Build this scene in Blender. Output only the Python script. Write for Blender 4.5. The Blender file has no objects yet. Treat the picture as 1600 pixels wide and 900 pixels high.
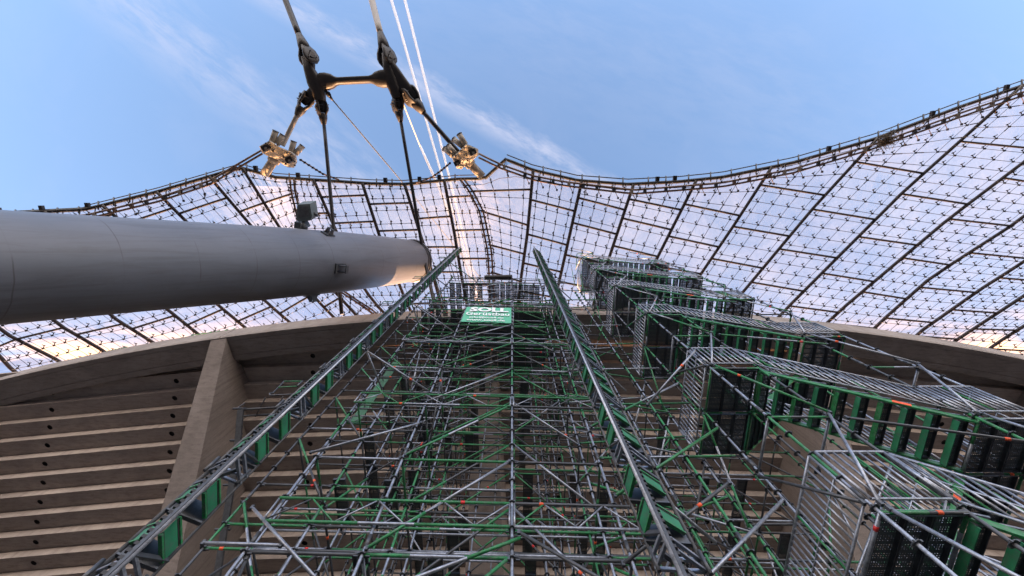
import bpy, math, random
from mathutils import Vector, Matrix
random.seed(7)
sc = bpy.context.scene
COL = sc.collection
R = math.radians

# ------------------------------------------------------------------ camera
F = 590.0                                   # focal length in photo pixels (1600 wide)
PH = math.atan(140.0 / F)                   # angle between optical axis and zenith
sn, cs = math.sin(PH), math.cos(PH)
cam = bpy.data.cameras.new('camera')
cam.sensor_width = 36.0
cam.lens = 36.0 * F / 1600.0
cam.clip_start = 0.05
cam.clip_end = 6000
co = bpy.data.objects.new('camera', cam)
COL.objects.link(co)
co.matrix_world = Matrix(((1, 0, 0, 0), (0, -cs, -sn, 0), (0, sn, -cs, 0), (0, 0, 0, 1)))
sc.camera = co
GZ = -1.6                                   # ground lies 1.6 m under the lens

# ------------------------------------------------------------------ sky, sun
SUN_EL, SUN_AZ = 5.0, -4.0                  # low sun ahead, behind the stand
world = bpy.data.worlds.new('World')
sc.world = world
world.use_nodes = True
wn = world.node_tree
wn.nodes.clear()
def N(nt, t, **kw):
    n = nt.nodes.new(t)
    for k, v in kw.items():
        setattr(n, k, v)
    return n
def L(nt, a, b):
    nt.links.new(a, b)
def mth(nt, op, a, b=None, c=None, clamp=False):
    n = nt.nodes.new('ShaderNodeMath'); n.operation = op; n.use_clamp = clamp
    for i, v in enumerate((a, b, c)):
        if v is None: continue
        if isinstance(v, (int, float)): n.inputs[i].default_value = v
        else: nt.links.new(v, n.inputs[i])
    return n.outputs[0]
def mixc(nt, fac, a, b, mode='MIX'):
    n = nt.nodes.new('ShaderNodeMix'); n.data_type = 'RGBA'; n.blend_type = mode
    for s, v in ((n.inputs['Factor'], fac), (n.inputs[6], a), (n.inputs[7], b)):
        if isinstance(v, (int, float)): s.default_value = v
        elif isinstance(v, tuple): s.default_value = v if len(v) == 4 else (*v, 1)
        else: nt.links.new(v, s)
    return n.outputs[2]
def ramp(nt, fac, stops):
    n = nt.nodes.new('ShaderNodeValToRGB')
    e = n.color_ramp.elements
    while len(e) < len(stops): e.new(0.5)
    for i, (p, c) in enumerate(stops):
        e[i].position = p
        e[i].color = (c, c, c, 1) if isinstance(c, (int, float)) else (*c, 1)
    nt.links.new(fac, n.inputs[0])
    return n.outputs[0]
sky = N(wn, 'ShaderNodeTexSky')
sky.sky_type = 'NISHITA'
sky.sun_disc = False
sky.sun_elevation = R(SUN_EL)
sky.sun_rotation = R(SUN_AZ)
sky.altitude = 500
sky.air_density = 1.0
sky.dust_density = 1.2
sky.ozone_density = 1.6
tc = N(wn, 'ShaderNodeTexCoord')
sp = N(wn, 'ShaderNodeSeparateXYZ')
L(wn, tc.outputs['Generated'], sp.inputs[0])
zc = mth(wn, 'MAXIMUM', sp.outputs[2], 0.06)
gu = mth(wn, 'DIVIDE', sp.outputs[0], zc)     # position on a high cloud layer
gv = mth(wn, 'DIVIDE', sp.outputs[1], zc)
cv = N(wn, 'ShaderNodeCombineXYZ')
L(wn, gu, cv.inputs[0]); L(wn, gv, cv.inputs[1])
def ray(x, y):
    X = (x - 800) / F; U = -(y - 450) / F
    return Vector((X, sn - cs * U, cs + sn * U))
def guv(x, y):
    r = ray(x, y); return r.x / r.z, r.y / r.z
def noise(nt, vec, scale, detail=5, rough=0.55, dist=0.0):
    n = N(nt, 'ShaderNodeTexNoise'); n.inputs['Scale'].default_value = scale
    n.inputs['Detail'].default_value = detail; n.inputs['Roughness'].default_value = rough
    n.inputs['Distortion'].default_value = dist
    if vec is not None: L(nt, vec, n.inputs['Vector'])
    return n.outputs[0]
nz_b = noise(wn, cv.outputs[0], 14, 7, 0.62, 0.3)
nz_s = noise(wn, cv.outputs[0], 2.2, 3, 0.5)
def contrail(p, q, width, w2, amt):
    (ax, ay), (bx, by) = guv(*p), guv(*q)
    dx, dy = bx - ax, by - ay
    l = math.hypot(dx, dy); nx, ny = -dy / l, dx / l; d0 = ax * nx + ay * ny
    d = mth(wn, 'ADD', mth(wn, 'MULTIPLY', gu, nx), mth(wn, 'MULTIPLY', gv, ny))
    d = mth(wn, 'SUBTRACT', d, d0)
    al = mth(wn, 'ADD', mth(wn, 'MULTIPLY', gu, dx / l), mth(wn, 'MULTIPLY', gv, dy / l))
    cc = N(wn, 'ShaderNodeCombineXYZ'); L(wn, mth(wn, 'MULTIPLY', al, 0.45), cc.inputs[0]); L(wn, mth(wn, 'MULTIPLY', d, 1.5), cc.inputs[1])
    nz_b = noise(wn, cc.outputs[0], 16, 7, 0.68, 0.25)
    d = mth(wn, 'ADD', d, mth(wn, 'MULTIPLY', mth(wn, 'SUBTRACT', nz_b, 0.5), width * 0.9))
    m = mth(wn, 'SUBTRACT', 1.0, mth(wn, 'DIVIDE', mth(wn, 'ABSOLUTE', d), width), clamp=True)
    m = mth(wn, 'MULTIPLY', m, ramp(wn, nz_b, [(0.38, 0.10), (0.64, 1.0)]))
    m = mth(wn, 'MULTIPLY', m, ramp(wn, nz_s, [(0.3, w2), (0.6, 1.0)]))
    return mth(wn, 'MULTIPLY', m, amt)
c1 = contrail((430, 0), (900, 270), 0.045, 0.55, 0.68)
c2 = contrail((190, 0), (560, 290), 0.11, 0.6, 0.52)
c3 = contrail((900, 60), (1700, 330), 0.30, 0.3, 0.12)
wisps = mth(wn, 'MULTIPLY', ramp(wn, noise(wn, cv.outputs[0], 3.1, 6, 0.6, 0.6), [(0.5, 0.0), (0.78, 1.0)]), 0.08)
cf = mth(wn, 'MAXIMUM', mth(wn, 'MAXIMUM', c1, c2), mth(wn, 'MAXIMUM', c3, wisps))
base_sky = mixc(wn, 1.0, sky.outputs[0], (1.0, 0.92, 1.0), 'MULTIPLY')
colr = mixc(wn, cf, base_sky, (0.85, 0.86, 1.05))
# low sunset clouds ahead
mp = N(wn, 'ShaderNodeMapping'); mp.inputs['Scale'].default_value = (0.55, 2.4, 1); L(wn, cv.outputs[0], mp.inputs[0])
lowm = ramp(wn, gv, [(0.29, 0.0), (0.42, 1.0)])
low = mth(wn, 'MULTIPLY', ramp(wn, noise(wn, mp.outputs[0], 3.0, 7, 0.62, 0.5), [(0.40, 0.0), (0.54, 1.0)]), lowm)
side = ramp(wn, mth(wn, 'ABSOLUTE', gu), [(0.55, 0.0), (1.0, 1.0)])
ccol = mixc(wn, ramp(wn, noise(wn, mp.outputs[0], 4.6, 6, 0.65, 0.8), [(0.42, 0.0), (0.56, 1.0)]),
            (0.42, 0.40, 0.60), (5.0, 2.6, 1.15))
colr = mixc(wn, mth(wn, 'MULTIPLY', low, mth(wn, 'MULTIPLY', side, 0.9)), colr, ccol)
# added glow low in the unseen sky behind the camera, brightens the bench risers
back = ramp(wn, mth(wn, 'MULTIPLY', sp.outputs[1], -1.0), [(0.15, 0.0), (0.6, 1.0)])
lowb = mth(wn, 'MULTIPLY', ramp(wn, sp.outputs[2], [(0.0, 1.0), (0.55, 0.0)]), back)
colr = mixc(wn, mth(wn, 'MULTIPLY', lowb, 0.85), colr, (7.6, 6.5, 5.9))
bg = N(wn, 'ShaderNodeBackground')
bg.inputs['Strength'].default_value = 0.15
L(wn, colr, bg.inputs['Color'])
wo = N(wn, 'ShaderNodeOutputWorld')
L(wn, bg.outputs[0], wo.inputs['Surface'])
sl = bpy.data.lights.new('sun', 'SUN')
sl.energy = 4.6
sl.angle = R(0.6)
sl.color = (1.0, 0.54, 0.25)
so = bpy.data.objects.new('sun', sl); COL.objects.link(so)
az, el = R(SUN_AZ), R(SUN_EL)
sd = Vector((math.sin(az) * math.cos(el), math.cos(az) * math.cos(el), math.sin(el)))
so.rotation_euler = sd.to_track_quat('Z', 'Y').to_euler()
so.location = sd * 90
sc.view_settings.view_transform = 'Standard'
sc.view_settings.look = 'None'
sc.view_settings.gamma = 1
sc.view_settings.use_curve_mapping = False
sc.view_settings.exposure = 2.7
sc.render.engine = 'CYCLES'
sc.cycles.max_bounces = 8
sc.cycles.transparent_max_bounces = 16

# ------------------------------------------------------------------ placing helpers
def P(x, y, h):
    r = ray(x, y); return r * (h / r.z)
def proj(p):
    U = -p[1] * cs + p[2] * sn; W = p[1] * sn + p[2] * cs
    if W < 0.05: return None
    return 800 + F * p[0] / W, 450 - F * U / W, W

# ------------------------------------------------------------------ materials
def mat(name, base, rough=0.6, metal=0.0, var=0.15, scale=3.0, bump=0.0, bscale=40, dirt=None, dirt_amt=0.5, streak=None):
    m = bpy.data.materials.new(name); m.use_nodes = True
    nt = m.node_tree; b = nt.nodes['Principled BSDF']
    t = N(nt, 'ShaderNodeTexCoord')
    vec = t.outputs['Object']
    if streak:
        mpp = N(nt, 'ShaderNodeMapping'); mpp.inputs['Scale'].default_value = streak; L(nt, vec, mpp.inputs[0]); sv = mpp.outputs[0]
    else: sv = vec
    n1 = noise(nt, sv, scale, 6, 0.6)
    f = ramp(nt, n1, [(0.3, 1 - var), (0.7, 1 + var if var < 1 else 1)])
    c = mixc(nt, 1.0, (*base, 1), f, 'MULTIPLY')
    if dirt:
        n2 = noise(nt, sv, scale * 2.7, 8, 0.7, 0.4)
        c = mixc(nt, mth(nt, 'MULTIPLY', ramp(nt, n2, [(0.48, 0.0), (0.68, 1.0)]), dirt_amt), c, (*dirt, 1))
    L(nt, c, b.inputs['Base Color'])
    b.inputs['Metallic'].default_value = metal
    L(nt, ramp(nt, n1, [(0.2, max(0, rough - 0.1)), (0.8, min(1, rough + 0.12))]), b.inputs['Roughness'])
    if bump:
        bn = N(nt, 'ShaderNodeBump'); bn.inputs['Strength'].default_value = bump; bn.inputs['Distance'].default_value = 0.02
        L(nt, noise(nt, vec, bscale, 6, 0.6), bn.inputs['Height']); L(nt, bn.outputs[0], b.inputs['Normal'])
    return m
M = {}
M['steel'] = mat('galvanised_steel', (0.30, 0.32, 0.37), 0.38, 0.55, 0.3, 9, dirt=(0.13, 0.12, 0.12), dirt_amt=0.75)
M['steel_dark'] = mat('weathered_shaded_steel', (0.085, 0.09, 0.10), 0.5, 0.5, 0.3, 7, dirt=(0.07, 0.06, 0.06))
M['green'] = mat('green_paint', (0.012, 0.17, 0.05), 0.5, 0.0, 0.4, 9, dirt=(0.13, 0.15, 0.14), dirt_amt=0.8)
M['plate'] = mat('green_plate_paint', (0.020, 0.18, 0.085), 0.5, 0.0, 0.3, 4, dirt=(0.07, 0.12, 0.095), dirt_amt=0.8)
M['tape'] = mat('orange_tape', (0.75, 0.10, 0.03), 0.6, 0.0, 0.1)
M['red'] = mat('red_tape', (0.60, 0.03, 0.03), 0.6, 0.0, 0.1)
M['black'] = mat('black_rubber', (0.025, 0.022, 0.022), 0.6, 0.0, 0.2)
M['joint'] = mat('brown_joint_profile', (0.05, 0.036, 0.030), 0.55, 0.0, 0.3, 1)
M['cable'] = mat('brown_net_cable', (0.20, 0.13, 0.095), 0.5, 0.3, 0.25, 2)
M['net'] = mat('grey_net_strand', (0.10, 0.10, 0.115), 0.5, 0.3, 0.2, 2)
M['dark_cable'] = mat('dark_strand_cable', (0.025, 0.022, 0.024), 0.45, 0.4, 0.25, 2)
M['cast'] = mat('dark_cast_steel', (0.030, 0.025, 0.023), 0.55, 0.1, 0.3, 2, 0.3, 12, dirt=(0.05, 0.04, 0.04))
M['cast_light'] = mat('sandy_cast_steel', (0.40, 0.35, 0.29), 0.65, 0.0, 0.08, 1.5, 0.0, 9, dirt=(0.28, 0.21, 0.15), dirt_amt=0.25)
M['white_cable'] = mat('pale_strand_cable', (0.85, 0.84, 0.86), 0.4, 0.0, 0.05, 1)
M['lamp'] = mat('grey_green_housing', (0.10, 0.12, 0.12), 0.5, 0.1, 0.2)
M['white'] = mat('white_lettering', (0.80, 0.82, 0.82), 0.5, 0.0, 0.04)
M['banner'] = mat('green_banner_fabric', (0.10, 0.42, 0.26), 0.6, 0.0, 0.08, 2)
M['sheet'] = mat('faded_green_sheet', (0.06, 0.17, 0.10), 0.7, 0.0, 0.3, 2, dirt=(0.05, 0.08, 0.06))
M['twig'] = mat('dry_twigs', (0.12, 0.09, 0.06), 0.9)

def concrete(name, base, seam=None):
    m = bpy.data.materials.new(name); m.use_nodes = True
    nt = m.node_tree; b = nt.nodes['Principled BSDF']
    t = N(nt, 'ShaderNodeTexCoord'); v = t.outputs['Object']
    n1 = noise(nt, v, 0.35, 8, 0.6, 0.5)
    c = mixc(nt, 1.0, (*base, 1), ramp(nt, n1, [(0.3, 0.78), (0.7, 1.12)]), 'MULTIPLY')
    mp1 = N(nt, 'ShaderNodeMapping'); mp1.inputs['Scale'].default_value = (0.8, 3, 0.25); L(nt, v, mp1.inputs[0])
    n2 = noise(nt, mp1.outputs[0], 2.2, 8, 0.7, 0.3)
    c = mixc(nt, mth(nt, 'MULTIPLY', ramp(nt, n2, [(0.46, 0.0), (0.70, 1.0)]), 0.62), c, (base[0] * .45, base[1] * .42, base[2] * .42, 1))
    mp2 = N(nt, 'ShaderNodeMapping'); mp2.inputs['Scale'].default_value = (1, 6, 6); L(nt, v, mp2.inputs[0])
    n3 = noise(nt, v, 24, 6, 0.7)
    c = mixc(nt, 1.0, c, ramp(nt, n3, [(0.3, 0.88), (0.7, 1.07)]), 'MULTIPLY')
    mp4 = N(nt, 'ShaderNodeMapping'); mp4.inputs['Scale'].default_value = (0.12, 7.0, 9.0); L(nt, v, mp4.inputs[0])
    c = mixc(nt, 1.0, c, ramp(nt, noise(nt, mp4.outputs[0], 1.3, 3, 0.5), [(0.35, 0.95), (0.65, 1.03)]), 'MULTIPLY')
    L(nt, c, b.inputs['Base Color']); b.inputs['Roughness'].default_value = 0.85
    bn = N(nt, 'ShaderNodeBump'); bn.inputs['Strength'].default_value = 0.35; bn.inputs['Distance'].default_value = 0.03
    L(nt, mth(nt, 'ADD', n3, mth(nt, 'MULTIPLY', n1, 2.0)), bn.inputs['Height']); L(nt, bn.outputs[0], b.inputs['Normal'])
    return m
M['conc'] = concrete('brown_concrete', (0.45, 0.375, 0.325))
M['conc2'] = concrete('raker_concrete', (0.30, 0.25, 0.222))
M['conc3'] = concrete('parapet_concrete', (0.32, 0.275, 0.245))
M['ground'] = concrete('paving_concrete', (0.13, 0.12, 0.11))

# perforated deck steel: a real grid of see-through holes
def perf(name, base):
    m = bpy.data.materials.new(name); m.use_nodes = True
    nt = m.node_tree; b = nt.nodes['Principled BSDF']
    b.inputs['Base Color'].default_value = (*base, 1); b.inputs['Metallic'].default_value = 0.3; b.inputs['Roughness'].default_value = 0.5
    t = N(nt, 'ShaderNodeTexCoord'); s = N(nt, 'ShaderNodeSeparateXYZ'); L(nt, t.outputs['Object'], s.inputs[0])
    def cell(o, w):
        return mth(nt, 'ABSOLUTE', mth(nt, 'SUBTRACT', mth(nt, 'FRACT', mth(nt, 'DIVIDE', o, w)), 0.5))
    a = cell(s.outputs[0], 0.034); c = cell(s.outputs[1], 0.034)
    hole = mth(nt, 'MULTIPLY', mth(nt, 'LESS_THAN', a, 0.21), mth(nt, 'LESS_THAN', c, 0.21))
    band = mth(nt, 'GREATER_THAN', mth(nt, 'FRACT', mth(nt, 'DIVIDE', s.outputs[1], 0.136)), 0.25)
    L(nt, mth(nt, 'SUBTRACT', 1.0, mth(nt, 'MULTIPLY', hole, band)), b.inputs['Alpha'])
    return m
M['perf'] = perf('perforated_deck_steel', (0.09, 0.10, 0.105))

# acrylic
def acrylic():
    m = bpy.data.materials.new('grey_acrylic_glass'); m.use_nodes = True
    nt = m.node_tree; nt.nodes.clear()
    o = N(nt, 'ShaderNodeOutputMaterial')
    tr = N(nt, 'ShaderNodeBsdfTransparent'); tl = N(nt, 'ShaderNodeBsdfTranslucent'); gl = N(nt, 'ShaderNodeBsdfGlossy'); df = N(nt, 'ShaderNodeBsdfDiffuse')
    t = N(nt, 'ShaderNodeTexCoord'); n1 = noise(nt, t.outputs['Object'], 0.30, 7, 0.65, 1.2); n2 = noise(nt, t.outputs['Object'], 2.0, 6, 0.7, 0.6)
    oi = N(nt, 'ShaderNodeObjectInfo')
    L(nt, mixc(nt, mth(nt, 'FRACT', mth(nt, 'MULTIPLY', oi.outputs['Random'], 7.3)), (0.99, 0.97, 0.97, 1), (0.86, 0.88, 0.92, 1)), tr.inputs[0])
    tl.inputs[0].default_value = (0.84, 0.87, 0.90, 1); df.inputs[0].default_value = (0.8, 0.79, 0.82, 1)
    gl.inputs['Roughness'].default_value = 0.08; gl.inputs[0].default_value = (0.9, 0.9, 0.95, 1)
    bn = N(nt, 'ShaderNodeBump'); bn.inputs['Strength'].default_value = 0.15; bn.inputs['Distance'].default_value = 0.3
    L(nt, n1, bn.inputs['Height']); L(nt, bn.outputs[0], gl.inputs['Normal'])
    a = N(nt, 'ShaderNodeMixShader'); a.inputs[0].default_value = 0.30
    L(nt, tl.outputs[0], a.inputs[1]); L(nt, df.outputs[0], a.inputs[2])
    bm_ = N(nt, 'ShaderNodeMixShader'); L(nt, mth(nt, 'ADD', mth(nt, 'ADD', ramp(nt, n1, [(0.35, 0.18), (0.7, 0.38)]), mth(nt, 'MULTIPLY', oi.outputs['Random'], 0.13)), ramp(nt, n2, [(0.5, 0.0), (0.8, 0.10)])), bm_.inputs[0])
    L(nt, tr.outputs[0], bm_.inputs[1]); L(nt, a.outputs[0], bm_.inputs[2])
    fr = N(nt, 'ShaderNodeFresnel'); fr.inputs[0].default_value = 1.35
    g = N(nt, 'ShaderNodeMixShader'); L(nt, mth(nt, 'MULTIPLY', fr.outputs[0], 0.8), g.inputs[0])
    L(nt, bm_.outputs[0], g.inputs[1]); L(nt, gl.outputs[0], g.inputs[2])
    L(nt, g.outputs[0], o.inputs[0])
    return m
M['acrylic'] = acrylic()

# pylon paint with weld seams along its length
def pylon_mat():
    m = mat('grey_pylon_paint', (0.125, 0.129, 0.152), 0.42, 0.0, 0.16, 0.35, 0.12, 1.2)
    nt = m.node_tree; b = nt.nodes['Principled BSDF']
    t = N(nt, 'ShaderNodeTexCoord'); s = N(nt, 'ShaderNodeSeparateXYZ'); L(nt, t.outputs['Object'], s.inputs[0])
    mp1 = N(nt, 'ShaderNodeMapping'); mp1.inputs['Scale'].default_value = (2.2, 2.2, 0.16); mp1.inputs['Rotation'].default_value = (0.05, 0.04, 0); L(nt, t.outputs['Object'], mp1.inputs[0])
    old = b.inputs['Base Color'].links[0].from_socket
    st = noise(nt, mp1.outputs[0], 2.0, 9, 0.75, 0.8)
    c = mixc(nt, mth(nt, 'MULTIPLY', ramp(nt, st, [(0.47, 0.0), (0.70, 1.0)]), 0.55), old, (0.062, 0.058, 0.06, 1))
    mp3 = N(nt, 'ShaderNodeMapping'); mp3.inputs['Scale'].default_value = (1.0, 1.0, 0.5); L(nt, t.outputs['Object'], mp3.inputs[0])
    wob = mth(nt, 'MULTIPLY', mth(nt, 'SUBTRACT', noise(nt, mp3.outputs[0], 0.7, 3), 0.5), 0.12)
    z = mth(nt, 'ADD', s.outputs[2], wob)
    fz = mth(nt, 'ABSOLUTE', mth(nt, 'SUBTRACT', mth(nt, 'FRACT', mth(nt, 'DIVIDE', z, 2.05)), 0.5))
    seam = mth(nt, 'MULTIPLY', mth(nt, 'LESS_THAN', fz, 0.0065), ramp(nt, noise(nt, t.outputs['Object'], 0.9, 4), [(0.42, 0.1), (0.55, 0.85)]))
    c = mixc(nt, seam, c, (0.07, 0.065, 0.07, 1))
    sc_ = N(nt, 'ShaderNodeMapping'); sc_.inputs['Scale'].default_value = (3.0, 3.0, 0.5); L(nt, t.outputs['Object'], sc_.inputs[0])
    scr = ramp(nt, noise(nt, sc_.outputs[0], 3.0, 5, 0.6, 2.5), [(0.685, 0.0), (0.70, 0.55), (0.72, 0.0)])
    c = mixc(nt, scr, c, (0.08, 0.075, 0.08, 1))
    L(nt, c, b.inputs['Base Color'])
    return m
M['pylon'] = pylon_mat()
MI = list(M.keys())

# ------------------------------------------------------------------ mesh builder
class MB:
    def __init__(s, *mats):
        s.v = []; s.f = []; s.m = []; s.sm = []; s.mats = list(mats) or ['steel']
    def mi(s, name):
        if name not in s.mats: s.mats.append(name)
        return s.mats.index(name)
    def face(s, idx, m, smooth=False):
        s.f.append(tuple(idx)); s.m.append(s.mi(m)); s.sm.append(smooth)
    def tube(s, a, b, r, m='steel', n=8, r2=None, caps=True):
        a = Vector(a); b = Vector(b); d = b - a
        if d.length < 1e-6: return
        d.normalize()
        u = d.cross(Vector((0, 0, 1)) if abs(d.z) < 0.9 else Vector((1, 0, 0))).normalized(); w = d.cross(u)
        i0 = len(s.v); r2 = r if r2 is None else r2
        for p, rr in ((a, r), (b, r2)):
            for k in range(n):
                t = 2 * math.pi * k / n
                s.v.append(p + (u * math.cos(t) + w * math.sin(t)) * rr)
        for k in range(n):
            k2 = (k + 1) % n
            s.face((i0 + k, i0 + k2, i0 + n + k2, i0 + n + k), m, True)
        if caps:
            s.face([i0 + n - 1 - k for k in range(n)], m); s.face([i0 + n + k for k in range(n)], m)
    def path(s, pts, r, m='steel', n=6):
        pts = [Vector(p) for p in pts]; i0 = len(s.v); prev = None
        for i, p in enumerate(pts):
            d = (pts[min(i + 1, len(pts) - 1)] - pts[max(i - 1, 0)]).normalized()
            if prev is None: u = d.cross(Vector((0, 0, 1)) if abs(d.z) < 0.9 else Vector((1, 0, 0))).normalized()
            else: u = (prev - d * prev.dot(d)).normalized()
            prev = u; w = d.cross(u); rr = r[i] if isinstance(r, (list, tuple)) else r
            a_, b_ = rr if isinstance(rr, tuple) else (rr, rr)
            for k in range(n):
                t = 2 * math.pi * k / n
                s.v.append(p + u * math.cos(t) * a_ + w * math.sin(t) * b_)
        for i in range(len(pts) - 1):
            for k in range(n):
                k2 = (k + 1) % n; a = i0 + i * n
                s.face((a + k, a + k2, a + n + k2, a + n + k), m, True)
        s.face([i0 + n - 1 - k for k in range(n)], m); e = i0 + (len(pts) - 1) * n; s.face([e + k for k in range(n)], m)
    def sweep(s, pts, dims, up, m):
        """rounded-rectangle section, dims = [(across, along_up), ...]"""
        pts = [Vector(p) for p in pts]; up = Vector(up).normalized(); i0 = len(s.v); n = 12
        shp = [(1, .45), (.88, .8), (.55, 1), (-.55, 1), (-.88, .8), (-1, .45), (-1, -.45), (-.88, -.8), (-.55, -1), (.55, -1), (.88, -.8), (1, -.45)]
        for i, p in enumerate(pts):
            d = (pts[min(i + 1, len(pts) - 1)] - pts[max(i - 1, 0)]).normalized()
            a = d.cross(up).normalized(); w = a.cross(d)
            for (x, y) in shp: s.v.append(p + a * x * dims[i][0] + w * y * dims[i][1])
        for i in range(len(pts) - 1):
            for k in range(n):
                k2 = (k + 1) % n; q = i0 + i * n
                s.face((q + k, q + k2, q + n + k2, q + n + k), m, True)
        s.face([i0 + n - 1 - k for k in range(n)], m); e = i0 + (len(pts) - 1) * n; s.face([e + k for k in range(n)], m)
    def box(s, c, ax, ay, az_, m='steel'):
        """c centre; ax, ay, az_ half-extent vectors"""
        c = Vector(c); ax = Vector(ax); ay = Vector(ay); az_ = Vector(az_); i0 = len(s.v)
        for k in range(8):
            s.v.append(c + ax * (1 if k & 1 else -1) + ay * (1 if k & 2 else -1) + az_ * (1 if k & 4 else -1))
        for q in ((0, 2, 3, 1), (4, 5, 7, 6), (0, 1, 5, 4), (2, 6, 7, 3), (0, 4, 6, 2), (1, 3, 7, 5)):
            s.face([i0 + j for j in q], m)
    def bx(s, x0, x1, y0, y1, z0, z1, m='steel'):
        s.box(((x0 + x1) / 2, (y0 + y1) / 2, (z0 + z1) / 2), ((x1 - x0) / 2, 0, 0), (0, (y1 - y0) / 2, 0), (0, 0, (z1 - z0) / 2), m)
    def bar(s, a, b, w, t, up, m='steel'):
        a = Vector(a); b = Vector(b); d = b - a
        side = d.cross(Vector(up)).normalized(); upn = side.cross(d).normalized()
        s.box((a + b) / 2, d / 2, side * w / 2, upn * t / 2, m)
    def prism(s, pts2, fn, lo, hi, m):
        """pts2 outline; fn(x, y, t) -> 3D for t in lo, hi"""
        n = len(pts2); i0 = len(s.v)
        for t in (lo, hi):
            for (x, y) in pts2: s.v.append(Vector(fn(x, y, t)))
        s.face([i0 + n - 1 - k for k in range(n)], m); s.face([i0 + n + k for k in range(n)], m)
        for k in range(n):
            k2 = (k + 1) % n; s.face((i0 + k, i0 + k2, i0 + n + k2, i0 + n + k), m)
    def add(s, o):
        i0 = len(s.v); s.v += o.v
        mp_ = [s.mi(x) for x in o.mats]
        for f, m_, k in zip(o.f, o.m, o.sm):
            s.f.append(tuple(i + i0 for i in f)); s.m.append(mp_[m_]); s.sm.append(k)
    def build(s, name, parent=None, origin=None):
        me = bpy.data.meshes.new(name)
        o3 = Vector(origin) if origin is not None else Vector((0, 0, 0))
        me.from_pydata([tuple(v - o3) for v in s.v], [], s.f)
        for x in s.mats: me.materials.append(M[x])
        me.polygons.foreach_set('material_index', s.m); me.polygons.foreach_set('use_smooth', s.sm)
        me.update()
        ob = bpy.data.objects.new(name, me); COL.objects.link(ob)
        if parent is not None:
            ob.parent = parent; ob.location = o3 - parent.location
        else: ob.location = o3
        return ob
    def size(s):
        ps = [proj(v) for v in s.v[::max(1, len(s.v) // 60)]]
        ps = [p for p in ps if p]
        if not ps: return 0
        x0 = max(0, min(p[0] for p in ps)); x1 = min(1600, max(p[0] for p in ps))
        y0 = max(0, min(p[1] for p in ps)); y1 = min(900, max(p[1] for p in ps))
        if x1 <= x0 or y1 <= y0: return 0
        w = sum(p[2] for p in ps) / len(ps)
        return math.hypot(x1 - x0, y1 - y0) / max(w, 0.5)
def tag(o, label=None, cat=None, group=None, kind=None):
    if label: o['label'] = label
    if cat: o['category'] = cat
    if group: o['group'] = group
    if kind: o['kind'] = kind
    return o
class Thing:
    def __init__(s, name, label, cat, loc, group=None):
        s.e = bpy.data.objects.new(name, None); COL.objects.link(s.e); s.e.location = Vector(loc); s.e.empty_display_size = 0.3
        tag(s.e, label, cat, group); s.parts = {}
    def part(s, kind, mb, label=None, subs=None):
        s.parts.setdefault(kind, []).append((mb, label, subs)); return mb
    def flush(s, cap=100):
        for kind, lst in s.parts.items():
            if len(lst) > cap:
                lst = sorted(lst, key=lambda t: -t[0].size())
                rest = MB()
                rest.mats = []
                for mb, _, subs in lst[cap:]: 
                    rest.add(mb)
                    for (sk, sm) in (subs or []): rest.add(sm)
                if rest.f: tag(rest.build(kind, s.e), kind='stuff')
                lst = lst[:cap]
            for mb, lab, subs in lst:
                o = mb.build(kind, s.e)
                if lab: o['label'] = lab
                for (sk, sm) in (subs or []):
                    so_ = sm.build(sk, None); so_.parent = o; so_.location = so_.location - s.e.location - o.location
        return s.e

# ------------------------------------------------------------------ ground
g = MB('ground'); g.v = [Vector(p) for p in ((-3000, -3000, GZ), (3000, -3000, GZ), (3000, 3000, GZ), (-3000, 3000, GZ))]; g.face((0, 1, 2, 3), 'ground')
tag(g.build('ground'), kind='structure')

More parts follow.
